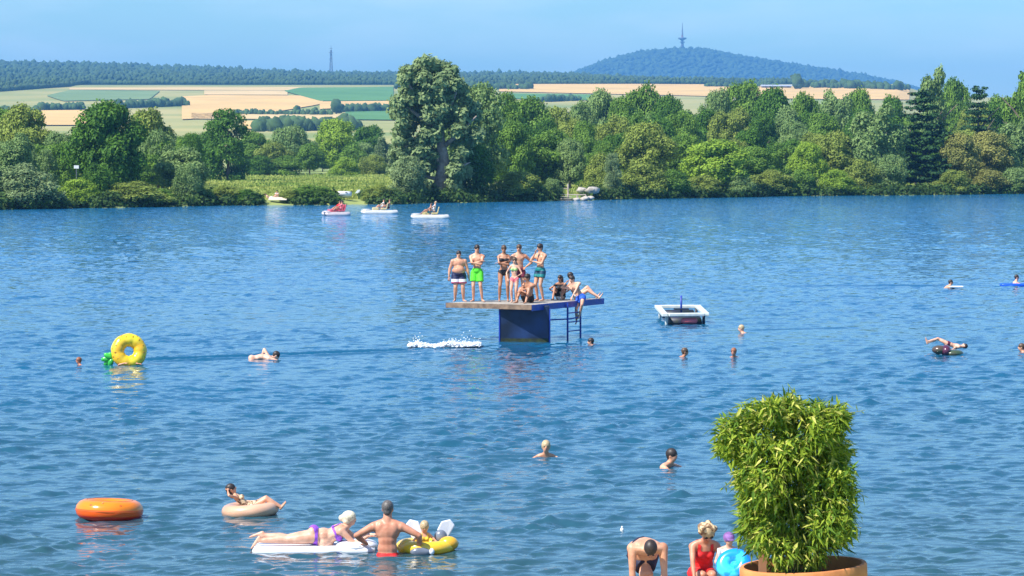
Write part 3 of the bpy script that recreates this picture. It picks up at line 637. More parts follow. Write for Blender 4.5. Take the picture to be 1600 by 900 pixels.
def remesh(mb, vox, smooth=4, dec=None):
    me = mb.mesh('tmp'); o = bpy.data.objects.new('tmp', me); COL.objects.link(o)
    m = o.modifiers.new('r', 'REMESH'); m.mode = 'VOXEL'; m.voxel_size = vox
    s_ = o.modifiers.new('s', 'SMOOTH'); s_.factor = .5; s_.iterations = smooth
    dg = bpy.context.evaluated_depsgraph_get(); dg.update(); r = bpy.data.meshes.new_from_object(o.evaluated_get(dg)); bpy.data.objects.remove(o); bpy.data.meshes.remove(me); return r
def cone(mb, a, ra, b_, rb_, n=12, caps=True):
    mb.tube([a, b_], [ra, rb_], n)
    if caps: mb.ell(a, ra, None, 10, 7); mb.ell(b_, rb_, None, 10, 7)
def ik(a, t, l1, l2, hint):
    v = t - a; L = v.length; L2 = min(L, (l1+l2)*.9993)
    v = v.normalized() if L > 1e-6 else Vector((0, 0, -1)); t = a + v*L2
    x = (l1*l1 - l2*l2 + L2*L2)/(2*L2); hgt = math.sqrt(max(0, l1*l1 - x*x)); h = hint - v*hint.dot(v)
    h = h.normalized() if h.length > 1e-5 else Vector((0, 1, 0)); return a + v*x + h*hgt, t
def frame(u, f):
    u = Vector(u).normalized(); f = Vector(f); f = (f - u*f.dot(u)).normalized(); r = f.cross(u); return r, f, u
def M3(r, f, u): return Matrix((r, f, u)).transposed()
def hash_(t): return sum((i+3)*ord(c_) for i, c_ in enumerate(t))
def person(label, loc, heading, pose, skin_='light', hair='dark', H=1.75, fat=1.0, fem=False, cloth=(), vox=.019, longhair=0, head_k=1.0, group=None, muscle=1.0, bald=False, rot=None, child=False, face=True):
    g = lambda k, d: pose.get(k, d)
    pel = Vector(g('pelvis', (0, 0, .93)))
    if 'u' not in pose:      # easy, uneven stance
        h_ = hash_(label); pose = dict(pose); a_ = (h_ % 17 - 8)/8; b__ = (h_//17 % 13 - 6)/6; pel = pel + Vector((.025*a_, 0, -.012)); pose.update(u=(-.05*a_, .03*b__, 1), u2=(.05*a_, -.05+.07*abs(b__), 1))
        if 'hf' not in pose: pose.update(hu=(.05*b__, .10, 1), hf=(.55*b__, 1, -.12))
    g = lambda k, d: pose.get(k, d); u, f = g('u', (0, 0, 1)), g('f', (0, 1, 0)); r1, f1, u1 = frame(u, f)
    r2_, f2, u2 = frame(g('u2', u), g('f2', f)); mid = pel + u1*.22; neck = mid + u2*.29; sw = (.165 if fem else .19)*(1+.12*(fat-1))*(.9 if child else 1)
    hr, hf, hu = frame(g('hu', u2), g('hf', f2)); hc = neck + u2*.052 + hu*.112 + hf*.014; hk = head_k
    mb = MB(); k = fat; Mt = M3(r1, f1, u1); M2 = M3(r2_, f2, u2); Mh = M3(hr, hf, hu)
    hw = .098 if fem else .09
    mb.ell(pel + u1*.0, ((.165 if fem else .150)*k, .105*k, .125), Mt); mb.ell(pel + u1*.12, ((.125 if fem else .135)*k*(1+(k-1)*.6), .092*k*(1+(k-1)*.7), .13), Mt)
    if k > 1.15: mb.ell(pel + u1*.13 + f1*.06*k, (.15*k, .12*k, .15), Mt)
    mb.ell(mid + u2*.02, (.128*k, .092*k, .14), M2); mb.ell(mid + u2*.14, ((.140 if fem else .158)*k*muscle, .100*k, .145), M2)
    mb.ell(mid + u2*.22, ((.145 if fem else .172)*k*muscle, .080*k, .075), M2)
    for s_ in (-1, 1):
        mb.ell(pel + r1*s_*.072*k - f1*.06*k - u1*.04, (.082*k, .07*k, .085), Mt)
        if fem: mb.ell(mid + u2*.12 + r2_*s_*.068 + f2*.085, (.056, .050, .052), M2)
        else: mb.ell(mid + u2*.155 + r2_*s_*.075 + f2*.052*k, (.075, .045, .055), M2)
        mb.ell(mid + u2*.19 + r2_*s_*.09 - f2*.045*k, (.07, .04, .085), M2)
    nk = 1 if fem or child else 1.17; cone(mb, neck - u2*.03, .058*k**.5*nk, hc - hu*.06, .052*nk); 
    for s_ in (-1, 1): cone(mb, neck - u2*.0 + r2_*s_*.03, .045, mid + u2*.235 + r2_*s_*sw*.85, .05)
    # head
    mb.ell(hc + hu*.022 - hf*.012, (.076*hk, .094*hk, .090*hk), Mh, 14, 10); mb.ell(hc - hu*.035 + hf*.02, (.057*hk, .066*hk, .078*hk), Mh, 14, 10); mb.ell(hc - hu*.078 + hf*.052, (.028, .026, .024), Mh)
    mb.ell(hc - hu*.015 + hf*.092*hk, (.013, .018, .026), Mh)
    for s_ in (-1, 1): mb.ell(hc + hr*s_*.077*hk - hu*.008 - hf*.006, (.010, .020, .030), Mh)
    J = {}
    am = .85 if fem else muscle
    for s_, n_ in ((1, 'R'), (-1, 'L')):
        sh = mid + u2*.215 + r2_*s_*sw; wt = Vector(g('w'+n_, tuple(sh + Vector((s_*.10, .03, -.50))))); el, wt = ik(sh, wt, .285, .25, Vector(g('e'+n_, (s_*1.0, -.6, -.3))))
        ka = (1 + (k-1)*.7)*am; mb.ell(sh - u2*.012, .064*ka); cone(mb, sh, .056*ka, (sh+el)/2, .047*ka); cone(mb, (sh+el)/2, .047*ka, el, .037*ka); cone(mb, el, .038*ka, el+(wt-el)*.35, .040*ka); cone(mb, el+(wt-el)*.35, .040*ka, wt, .025*ka)
        ha = (wt-el).normalized() if ('h'+n_) not in pose else Vector(pose['h'+n_]).normalized()
        side = ha.cross(Vector(g('p'+n_, (0, 0, 1)))); side = side.normalized() if side.length > .1 else ha.cross(Vector((0, 1, 0))).normalized(); nrm = side.cross(ha)
        mb.ell(wt + ha*.05, (.040, .018, .052), M3(side, nrm, ha)); J['hand'+n_] = (wt, ha, side, nrm, s_)
        hp = pel - u1*.035 + r1*s_*hw*(1+(k-1)*.3); an = Vector(g('a'+n_, tuple(hp + Vector((s_*.02, 0, -.80))))); kn, an = ik(hp, an, .42, .41, Vector(g('k'+n_, tuple(f1))))
        kl = (1 + (k-1)*.6)*(1.04 if fem else 1)
        cone(mb, hp, .086*kl, (hp+kn)/2, .074*kl); cone(mb, (hp+kn)/2, .074*kl, kn, .054*kl); back = -(Vector(g('k'+n_, tuple(f1)))).normalized()
        cone(mb, kn, .052*kl, kn+(an-kn)*.32 + back*.012, .056*kl); cone(mb, kn+(an-kn)*.32 + back*.012, .055*kl, an, .035*kl**.5)
        ft = Vector(g('t'+n_, tuple(f1))).normalized(); dn = (an-kn).normalized(); dn = (dn - ft*dn.dot(ft)); dn = dn.normalized() if dn.length > .2 else Vector((0, 0, -1))
        cone(mb, an - ft*.035 + dn*.035, .034, an + ft*.12 + dn*.05, .024); mb.ell(an + ft*.155 + dn*.055, (.040, .045, .016), M3(ft.cross(-dn), ft, -dn))
        J['hp'+n_], J['kn'+n_], J['an'+n_] = hp, kn, an
    me = remesh(mb, vox); bm = bmesh.new(); bm.from_mesh(me)
    # fingers rooted in the palm
    for n_ in 'RL':
        wt, ha, side, nrm, s_ = J['hand'+n_]; c_ = MB.__new__(MB); c_.b = bm; curl = g('curl', .35)
        for q, (off, L) in enumerate(((-.028, .070), (-.009, .080), (.010, .075), (.027, .058))):
            p0 = wt + ha*.088 + side*off; p1 = p0 + (ha*math.cos(curl*.6) - nrm*math.sin(curl*.6))*L*.5; p2 = p1 + (ha*math.cos(curl*1.6) - nrm*math.sin(curl*1.6))*L*.5; c_.tube([p0 - ha*.02, p0, p1, p2], [.0085, .009, .008, .006], 6)
        for sd in (1,): c_.tube([wt + ha*.025 + side*sd*.028*(-s_), wt + ha*.055 + side*sd*.055*(-s_), wt + ha*.085 + side*sd*.062*(-s_)], [.012, .010, .008], 6)
    sc = H/1.75; bm.to_mesh(me); bm.free(); me.transform(Matrix.Scale(sc, 4)); o = link('person', me, SK[skin_], None, True); o.location = loc; o.rotation_euler = (0, 0, heading)
    if rot: o.rotation_euler = rot
    tag(o, label, 'person', group)
    co = np.array([v.co[:] for v in me.vertices])/sc; nv = np.array([v.normal[:] for v in me.vertices]); nbody = len(co)
    faces = [tuple(p.vertices) for p in me.polygons if len(p.vertices) == 4 or len(p.vertices) == 3]
    fc = np.array([co[list(fv)].mean(0) for fv in faces])
    def rel(c, r_, f_, u_): q = fc - np.array(c); return q@np.array(r_), q@np.array(f_), q@np.array(u_)
    def shell(name, mask, off, m):
        ids = np.nonzero(mask)[0]
        if not len(ids): return None
        vs = sorted({v for i in ids for v in faces[i]}); mp_ = {v: i for i, v in enumerate(vs)}
        m2 = bpy.data.meshes.new(name); m2.from_pydata([tuple((co[v]+nv[v]*off)*sc) for v in vs], [], [[mp_[v] for v in faces[i]] for i in ids]); return link(name, m2, m, o, True)
    rr, ff, uu = rel(hc, hr, hf, hu); inhead = (np.abs(rr) < .1) & (np.abs(ff) < .13) & (uu > -.13) & (uu < .14) & (((fc-np.array(hc))**2).sum(1) < .155**2)
    if not bald:
        hm_ = MB(); q_ = hash_(label) % 5; hm_.ell((hc + hu*.032*hk - hf*.016)*(H/1.75), tuple(v_*hk*(H/1.75) for v_ in (.086, .104, .092+.002*q_)), Mh, 16, 12)
        for k_ in range(9): a_ = k_*2.4+q_; hm_.ell((hc + hu*(.052+.016*math.cos(k_))*hk + hr*.045*math.cos(a_)*hk + hf*(.045*math.sin(a_)-.02)*hk)*(H/1.75), .034*hk*(H/1.75), Mh, 8, 6)
        hm_.ell((hc - hf*.055*hk - hu*.03)*(H/1.75), tuple(v_*hk*(H/1.75) for v_ in (.062, .045, .06)), Mh, 12, 8); link('hair', remesh(hm_, .012 if vox < .018 else .018, 1), HR[hair], o, True)
    if longhair:
        hb = MB(); n0 = hc - hf*.06 + hu*.02; cone(hb, n0, .085, n0 - hu*.10 - hf*.03, .08); cone(hb, n0 - hu*.10 - hf*.03, .078, n0 - hu*.10 - u2*(longhair-.1) - f2*.045, .055); link('hair', remesh(hb, .016, 3), HR[hair], o, True).data.transform(Matrix.Scale(sc, 4))
    if face:
        for s_ in (-1, 1): MB().ell((hc + hr*s_*.031 + hf*.080*hk + hu*.012)*sc, (.016*sc, .010*sc, .009*sc), Mh, 8, 6).build('eye', eye_m, o, True)
        MB().ell((hc - hu*.052 + hf*.085)*sc, (.024*sc, .010*sc, .007*sc), Mh, 8, 6).build('mouth', lip_m, o, True)
    pr, pf_, pu = rel(pel, r1, f1, u1); cr_, cf, cu = rel(mid, r2_, f2, u2)
    torso_p = (np.abs(pr) < .21*k) & (np.abs(pf_) < .22*k); torso_c = (np.abs(cr_) < .155*k) & (np.abs(cf) < .2*k)
    for (kind, m) in cloth:
        if kind == 'briefs': shell('swim_trunks', torso_p & (pu < .065) & (pu > -.13 + .55*np.abs(pr)), .009, m)
        elif kind == 'bikini_bottom': shell('bikini_bottom', torso_p & (pu < .035 + .0*pr) & (pu > -.15 + .75*np.abs(pr)), .008, m)
        elif kind == 'bikini_top': shell('bikini_top', torso_c & (((cu < .165) & (cu > .075) & (cf > .03)) | ((cu > .095) & (cu < .13))), .008, m)
        elif kind == 'swimsuit': shell('swimsuit', (torso_p & (pu < .22) & (pu > -.14 + .6*np.abs(pr))) | (torso_c & (cu > -.05) & (cu < .19 - .6*np.clip(np.abs(cr_)-.06, 0, 1)) & (np.abs(cr_) < .16)) | (torso_c & (cu >= .15) & (cu < .27) & (np.abs(np.abs(cr_)-.085) < .022)), .009, m)
        elif kind == 'shirt': shell('shirt', (torso_p & (pu > -.02) & (pu < .25)) | ((np.abs(cr_) < .24) & (np.abs(cf) < .2*k) & (cu > -.05) & (cu < .25)), .014, m)
        elif kind == 'shorts' or kind == 'long_shorts':
            sb = MB(); t = .45 if kind == 'shorts' else .68; sb.ell(pel, (.178*k, .125*k, .12), Mt); sb.tube([pel - u1*.02, pel + u1*.075], [.15*k, .148*k], 16)
            for n_ in 'RL': hp, kn = J['hp'+n_], J['kn'+n_]; e = hp + (kn-hp)*t; sb.tube([hp + u1*.04, hp, e], [.10*k, .110*k, .108*k], 14)
            link('swim_shorts', remesh(sb, vox*.8, 2), m, o, True).data.transform(Matrix.Scale(sc, 4))
    return o, dict(hc=hc*sc, hr=hr, hf=hf, hu=hu, sc=sc, pel=pel*sc, mid=mid*sc, r2=r2_, f2=f2, u2=u2, Mh=Mh, J=J)

def cl(name, c, rough=.7): return mat('cloth_'+name, c, rough, tuple(x*.75 for x in c), 12, bump=.3, bscale=60)
navy = cl('navy', (.012, .015, .05)); neon = cl('neon_green', (.12, .85, .03)); black = cl('black', (.015, .013, .016)); teal = cl('teal', (.01, .16, .17)); blue = cl('blue', (.02, .12, .62))
red = cl('red', (.80, .02, .02)); purple = cl('purple', (.36, .10, .72)); whitec = cl('white', (.78, .78, .76)); lime = cl('lime', (.45, .75, .25)); darkred = cl('dark_red', (.22, .02, .05)); pink = cl('pink', (.85, .18, .22)); yellowc = cl('yellow', (.8, .55, .05))

# ------------------------------------------------------------------ diving platform
DZ = 1.15
L_, C_, R_, B_ = P(697, 473, DZ), P(831, 476.5, DZ), P(943, 466, DZ), P(765, 469, DZ); POLY = [Vector((p.x, p.y)) for p in (L_, C_, R_, B_)]
plat = empty('bathing_platform', (0, 0, 0)); tag(plat, 'dark blue bathing platform on a square post, crowded with standing bathers', 'platform')
pc = (L_ + C_ + R_ + B_)/4; plat.location = (pc.x, pc.y, 0)
def clip(poly, a, lim, keep_less):
    out = []
    for i in range(len(poly)):
        p, q = poly[i], poly[(i+1) % len(poly)]; dp, dq = p.dot(a)-lim, q.dot(a)-lim
        if not keep_less: dp, dq = -dp, -dq
        if dp <= 0: out.append(p)
        if (dp < 0 < dq) or (dq < 0 < dp): out.append(p + (q-p)*(dp/(dp-dq)))
    return out
def slab(poly, z0, z1):
    b_ = MB(); k = len(poly); V_ = [(p.x-pc.x, p.y-pc.y, z0) for p in poly] + [(p.x-pc.x, p.y-pc.y, z1) for p in poly]
    b_._add(V_, [tuple(range(k))[::-1], tuple(range(k, 2*k))] + [(i, (i+1) % k, k+(i+1) % k, k+i) for i in range(k)]); return b_
wood = mat('weathered_deck', (.30, .22, .15), .9, (.16, .115, .08), 5, bump=.5); navyp = mat('navy_steel_paint', (.014, .040, .13), .45, (.004, .010, .03), 1.3, bump=.2, bscale=14); bluep = mat('blue_steel_paint', (.02, .06, .40), .4, (.014, .04, .26), 4)
plank_m = mat('deck_plank', (.46, .42, .36), .85, (.32, .28, .23), 4, bump=.4)
cen2 = Vector((pc.x, pc.y)); inn = [cen2 + (p-cen2)*.985 for p in POLY]; adir = Vector((C_.x-L_.x, C_.y-L_.y)).normalized(); adir = Vector((-adir.y, adir.x))
lo_, hi_ = min(p.dot(adir) for p in inn), max(p.dot(adir) for p in inn); npl = 26; w = (hi_-lo_)/npl
for i in range(npl):
    pp = clip(clip(inn, adir, lo_+w*i+.006, False), adir, lo_+w*(i+1)-.006, True)
    if len(pp) >= 3: slab(pp, DZ-.035, DZ+random.uniform(-.003, .002)).build('plank', plank_m, plat)
def edge(a, b_, name, m, h=.16, t=.045, dz=0, ext=.0):
    v = b_-a; return MB().box(((a.x+b_.x)/2-pc.x, (a.y+b_.y)/2-pc.y, DZ-h/2+dz), (v.length+ext, t, h), math.atan2(v.y, v.x)).build(name, m, plat)
edge(L_, C_, 'fascia_board', mat('fascia_wood', (.30, .20, .13), .9, (.14, .095, .065), 5), .15, dz=.002); edge(C_, R_, 'side_beam', bluep, .18, dz=-.003); edge(R_, B_, 'rear_beam', bluep, .14, dz=-.006); edge(B_, L_, 'side_beam', bluep, .15, dz=-.009)
for f_ in (.15, .32, .5, .68, .85):
    a, b_ = L_.lerp(C_, f_), B_.lerp(R_, f_); edge(a.lerp(b_, .03), a.lerp(b_, .97), 'joist', navyp, .10, .08, -.045)
pf0 = P(821, 534, 0); pl = Vector((pf0.x-pc.x, pf0.y+.78-pc.y, 0)); pr_ = R(-2)
bevel(MB().box((pl.x, pl.y, -.19), (1.50, 1.50, 2.58), pr_).build('post', navyp, plat), .03)
for sx_ in (-1, 1):
    o_ = Matrix.Rotation(pr_, 3, 'Z') @ Vector((sx_*.765, -.72, 0)); MB().box((pl.x+o_.x, pl.y+o_.y, -.3), (.04, .10, 2.60), pr_).build('edge_strip', bluep, plat)  # brighter blue strip down each front edge of the post
o_ = Matrix.Rotation(pr_, 3, 'Z') @ Vector((0, -.757, 0)); MB().box((pl.x+o_.x, pl.y+o_.y, -.02), (1.44, .02, .24), pr_).build('algae_band', mat('algae', (.035, .05, .015), .9, (.012, .018, .01), 7), plat)
# ladder on the right long side
def edge_pt(px):   # point on the right edge below a picture column
    best = min(np.linspace(0, 1, 500), key=lambda t: abs(800 + FPX*C_.lerp(R_, t).x/C_.lerp(R_, t).y - px)); return C_.lerp(R_, float(best))
ea = edge_pt(884); ev = (R_-C_).normalized(); en = Vector((ev.y, -ev.x, 0)); eb = edge_pt(904)
lad = empty('ladder', (0, 0, 0)); lad.parent = plat; LP = [p + en*.07 - Vector((pc.x, pc.y, DZ)) for p in (ea, eb)]
for p in LP: MB().tube([(p.x, p.y, DZ-.02), (p.x, p.y, -.7)], .03, 8).build('ladder_rail', bluep, lad)
for z_ in (.80, .52, .24, -.04):
    MB().tube([(LP[0].x, LP[0].y, z_), (LP[1].x, LP[1].y, z_)], .02, 6).build('rung', bluep, lad)
MB().tube([(pl.x+.74, pl.y, .62), (LP[0].x, LP[0].y, .62), (LP[1].x, LP[1].y, .64)], .024, 6).build('brace', bluep, lad)

face_cam = math.pi
def at_deck(px, py): 
    p = P(px, py, DZ); return Vector((p.x, p.y, DZ+.002))
GP = 'bathers on the diving platform'
cross = dict(wR=(-.10, .17, 1.22), wL=(.10, .20, 1.17), eR=(1, .1, -.6), eL=(-1, .1, -.6), hR=(-1, .1, .15), hL=(1, .05, .1))
stripes = bands('striped_shorts', [(0, (.012, .015, .06)), (.40, (.75, .70, .72)), (.50, (.55, .10, .18)), (.56, (.75, .70, .72)), (.64, (.012, .015, .06))], 2, 1/1.1)
person('heavy man in navy shorts with white bands, leftmost on the platform', at_deck(717, 471.5), face_cam+.1, dict(wR=(.33, .02, .84), wL=(-.33, .02, .84), aR=(.13, 0, .08), aL=(-.15, .03, .08), tR=(.4, 1, 0), tL=(-.5, 1, 0), hu=(0, .12, 1), hf=(0, 1, -.2)), 'light', 'dark', 1.62, 1.38, cloth=[('long_shorts', stripes)], group=GP)
person('slim man in neon green shorts with arms crossed', at_deck(746, 471.5), face_cam-.15, dict(cross, aR=(.12, 0, .08), aL=(-.15, .02, .08), tR=(.35, 1, 0), tL=(-.5, 1, 0)), 'light', 'dark', 1.80, .95, cloth=[('long_shorts', neon)], group=GP)
person('woman in black bikini standing with arms folded', at_deck(787, 471), face_cam, dict(cross, aR=(.13, 0, .08), aL=(-.13, 0, .08)), 'tan', 'brown', 1.78, .97, True, cloth=[('bikini_bottom', black), ('bikini_top', black)], group=GP)
person('man with hand on hip behind the girl in pale bikini', at_deck(811, 470.2), face_cam+.15, dict(wL=(-.20, .04, 1.02), eL=(-1, -.3, 0), wR=(.25, .15, .95), hL=(.5, .6, -.3)), 'light', 'brown', 1.80, 1.0, cloth=[('shorts', darkred)], group=GP)
person('girl in pale lime bikini in front of the tallest men', at_deck(803, 473), face_cam-.25, dict(wR=(.22, .12, .92), wL=(-.17, .20, 1.0), aR=(.07, .05, .08), aL=(-.09, -.03, .08)), 'fair', 'brown', 1.42, .9, True, cloth=[('bikini_bottom', pink), ('bikini_top', lime)], head_k=1.1, longhair=.22, group=GP)
person('man in teal shorts turned sideways with hand at chin', at_deck(845, 470.5), face_cam-.75, dict(wR=(.06, .20, 1.40), eR=(.5, .5, -1), wL=(.08, .20, 1.18), eL=(-.6, .3, -1), hR=(-.3, -.1, 1), hL=(1, .1, 0)), 'light', 'dark', 1.82, .97, cloth=[('shorts', bands('teal_shorts', [(0, (.01, .03, .12)), (.36, (.01, .20, .20)), (.42, (.01, .05, .10)), (.47, (.01, .20, .20))], 2, .5))], group=GP)
sit = dict(pelvis=(0, 0, .11), u=(0, -.25, 1), u2=(0, .35, 1), f=(0, 1, .1), aR=(.16, .42, .07), aL=(-.16, .42, .07), kR=(.1, .1, 1), kL=(-.1, .1, 1), tR=(.2, 1, 0), tL=(-.2, 1, 0), wR=(-.06, .46, .36), wL=(.06, .50, .33), eR=(.8, 0, -.2), eL=(-.8, 0, -.2), hR=(-1, .2, -.2), hL=(1, .2, -.2), hu=(0, .1, 1), hf=(.4, 1, -.15))
person('dark-haired man sitting with arms round his knees on the deck', at_deck(826, 473), face_cam-.55, sit, 'tan', 'dark', 1.78, 1.0, cloth=[('shorts', black)], group=GP)
person('long-haired girl in dark top sitting at the platform rear', at_deck(876, 468.2), face_cam-.3, dict(sit, wR=(.2, .3, .3), wL=(-.25, .3, .25)), 'tan', 'dark', 1.55, .92, True, cloth=[('shirt', black), ('bikini_bottom', whitec)], longhair=.35, group=GP)
person('person reclining on the deck with pale legs stretched to the right', at_deck(897, 467.7), -math.pi/2-.25, dict(pelvis=(0, .1, .12), u=(0, -.55, .8), u2=(0, -.25, 1), f=(0, 1, .5), aR=(.12, .83, .09), aL=(-.1, .70, .10), kR=(0, .2, 1), kL=(0, .2, 1), tR=(0, .6, 1), tL=(0, .6, 1), wR=(.25, -.35, .06), wL=(-.3, .0, .3), hu=(0, -.1, 1), hf=(0, 1, 0)), 'fair', 'dark', 1.72, 1.0, cloth=[('shorts', whitec)], group=GP)
bp_ = edge_pt(906) + en*.02 + Vector((0, 0, .01))
person('boy in bright blue shorts sitting on the deck edge, leg down the ladder', bp_, face_cam-.25, dict(pelvis=(0, 0, .10), u=(.50, .05, .88), u2=(.42, .15, .9), f=(0, 1, 0), aR=(.10, .13, -.68), aL=(-.02, .20, -.50), kR=(0, 1, .1), kL=(-.3, 1, .2), wR=(.42, .30, .60), eR=(1, 0, -.6), wL=(.20, .34, .12), eL=(-.6, .2, .2), hu=(.1, .1, 1), hf=(.6, .8, -.2), tR=(0, 1, -.4), tL=(0, 1, -.4)), 'fair', 'dark', 1.62, .97, cloth=[('shorts', blue)], group=GP)

# ------------------------------------------------------------------ swimmers
GS = 'swimmers in the lake'
def swimmer(label, px, py, heading, hair='dark', skin_='light', H=1.7, sink=.03, tilt=.75, fem=False, longhair=0, pose=None, **k):
    u = Vector((0, tilt, .66)).normalized(); pel = Vector((0, 0, -sink-.02)) - u*.51
    ps = dict(pelvis=tuple(pel), u=tuple(u), f=(0, .66, -tilt), wR=(.30, .42, -.06), wL=(-.30, .38, -.08), aR=(.15, pel.y-.75, pel.z-.25), aL=(-.15, pel.y-.70, pel.z-.35), kR=(.3, 0, -1), kL=(-.3, 0, -1), tR=(0, -1, -.3), tL=(0, -1, -.3), hu=(0, -.05, 1), hf=(0, 1, .05), hR=(.3, 1, 0), hL=(-.3, 1, 0), pR=(0, 0, 1), pL=(0, 0, 1))
    if pose: ps.update(pose)
    return person(label, P(px, py), heading, ps, skin_, hair, H, fem=fem, longhair=longhair, group=GS, vox=.021, **k)
hw = math.pi/2
swimmer('small reddish-haired child swimming left of the pineapple ring', 124, 570, hw+.4, 'ginger', 'red', 1.2, -.03, .35, head_k=1.15)
swimmer('swimmer near the ladder foot, wet dark hair', 925, 538.5, hw, 'dark', 'light', 1.65, .03)
swimmer('brown-headed swimmer left of the pair right of the platform', 1068, 557.5, -hw, 'brown', 'tan', 1.7, -.02, fem=True)
swimmer('dark red-headed swimmer right of the pair right of the platform', 1147, 558, math.pi-.4, 'ginger', 'red', 1.7, -.02, .5, fem=True)
swimmer('grey-blond swimmer right of the floating raft', 1160, 520, hw, 'blond', 'fair', 1.7, -.02)
swimmer('blond woman swimming below the platform, facing the beach', 853, 713, math.pi, 'blond', 'light', 1.68, -.06, .55, True, head_k=1.1)
swimmer('man swimming with pale shoulder out, left of the potted bamboo', 1047, 729, -hw-.5, 'dark', 'light', 1.75, -.08, .6, head_k=1.1)
swimmer('swimmer whose head is cut by the right edge', 1598, 549, hw, 'brown', 'light', 1.7, 0)
# crawl swimmer with arched back
swimmer('pale swimmer doing the crawl with arched back, left of the splash', 426, 561, -hw+.1, 'dark', 'fair', 1.8, -.02, .98, pose=dict(pelvis=(0, -.52, .0), u=(0, 1, .28), u2=(0, 1, -.15), f=(0, .2, -1), wR=(.26, .45, -.12), wL=(-.30, -.3, .02), eL=(-.2, 0, 1), hu=(0, .5, .8), hf=(0, .8, -.5)))
# right side: swimmer pushing a pale float, swimmer on a blue mat, person on a green mat
swimmer('dark-haired swimmer leaning on a small white kickboard', 1484, 450, -hw, 'dark', 'light', 1.7, -.12, .8)
kb = MB().box((0, 0, .05), (.55, .34, .07)).build('kickboard', mat('foam_board', (.75, .82, .86), .6), None); bevel(kb, .03); kb.location = P(1494, 450.5) + Vector((0, -.1, .02)); tag(kb, 'small white and light blue kickboard under a far swimmer', 'kickboard')
swimmer('swimmer lying across a blue mat at the right edge', 1591, 446, -hw, 'dark', 'fair', 1.7, -.14, .8, pose=dict(u2=(0, .5, 1)))
def airbed(label, loc, L, Wd, m, rz, m2=None, tubes=5, th=.075, pillow=True):
    o = empty('air_mattress', loc, rz); tag(o, label, 'air mattress')
    for i in range(tubes):
        y_ = (i-(tubes-1)/2)*Wd/tubes; r_ = Wd/tubes*.58
        MB().tube([(-L/2, y_, .03), (-L/2+.06, y_, .03), (L/2-.06, y_, .03), (L/2, y_, .03)], [r_*.5, r_, r_, r_*.5], 12).build('air_tube', m2 if (m2 and i % 2) else m, o, True)
    if pillow: MB().ell((L/2-.14, 0, .09), (.19, Wd*.50, .10), None, 16, 10).build('pillow', m, o, True)
    return o
vinyl = lambda n_, c, c2=None: mat('vinyl_'+n_, c, .25, c2 or tuple(x*.85 for x in c), 3, spec=.6, coat=.4)
airbed('bright blue air mattress cut by the right edge', P(1588, 446.5) + Vector((0, .1, 0)), 1.3, .6, vinyl('blue', (.01, .10, .75)), .0)
gf = empty('float_lounger', P(1474, 555) + Vector((0, .25, 0))); tag(gf, 'dark green float lounger propping up the legs of a reclining bather', 'float'); dg_ = vinyl('dark_green', (.05, .085, .035), (.10, .05, .035))
MB().ell((-.08, 0, .14), (.22, .20, .13)).build('leg_cushion', dg_, gf, True); MB().ell((.32, 0, .04), (.30, .28, .11)).build('base', dg_, gf, True); MB().ell((.10, 0, .12), (.16, .27, .16)).build('roll', vinyl('dark_plum', (.10, .02, .05)), gf, True)
person('bather stretched out over a dark green float lounger, head low at right', P(1490, 550) + Vector((-.15, 0, .02)), -hw, dict(pelvis=(0, -.02, .30), u=(0, .9, -.30), u2=(0, .95, -.18), f=(0, .3, 1), aR=(.1, -.80, .40), aL=(-.12, -.78, .33), kR=(0, .3, 1), kL=(0, .2, 1), tR=(0, -.3, 1), tL=(0, -.3, 1), wR=(.35, .1, .1), wL=(-.36, .3, .05), hu=(0, 1, .3), hf=(0, -.3, 1)), 'fair', 'dark', 1.3, 1.0, cloth=[('briefs', darkred)], group=GS)

# pineapple ring
pr = empty('pineapple_ring', P(199, 572) + Vector((0, .35, 0))); tag(pr, 'yellow pineapple-shaped swim ring standing upright in the water with green leaf tuft', 'swim ring')
rg = MB().torus(.305, .185, wob=.03); rg.build('ring', mat('pineapple_vinyl', (.90, .72, .02), .25, (.85, .45, .01), 2.2, spec=.6, coat=.4), pr, True)
ringo = pr.children[0]; ringo.rotation_euler = (R(80), R(0), R(14)); ringo.location = (0, 0, .38)
for i in range(26):      # printed-on pineapple scales as raised vinyl patches
    a_ = 6.283*i/26 + .1; v_ = Vector((math.cos(a_), math.sin(a_), 0)); el_ = 1.05 if i % 2 else .55; c_ = v_*(.305 + .187*math.cos(el_)) + Vector((0, 0, .187*math.sin(el_)))
    nv_ = (v_*math.cos(el_) + Vector((0, 0, math.sin(el_)))).normalized(); tv_ = Vector((-v_.y, v_.x, 0)); MB().ell(c_ - nv_*.004, (.022, .03, .007), M3(tv_, nv_.cross(tv_), nv_), 8, 5).build('scale_patch', mat('pineapple_print', (.60, .28, .01), .35), ringo, True)
gl = vinyl('leaf_green', (.06, .55, .05), (.03, .35, .04))
for i, (a, L) in enumerate([(150, .30), (185, .36), (215, .34), (245, .26), (125, .22), (200, .20)]):
    v = Vector((math.cos(R(a)), 0, math.sin(R(a)))); c0 = Vector((-.44, 0, .14)); MB().ell(c0 + v*L*.45 + Vector((0, .04*(i % 3)-.04, .04)), (.075, .05, L*.45), M3(Vector((0, 1, 0)).cross(v), Vector((0, 1, 0)), v)).build('leaf', gl, pr, True)
swimmer('child behind the pineapple ring with arm across it', 193, 571, math.pi+.6, 'brown', 'light', 1.3, -.02, .3, head_k=1.1, pose=dict(wR=(.1, .35, .12), wL=(-.38, .42, .08), eL=(-.2, .2, 1)))

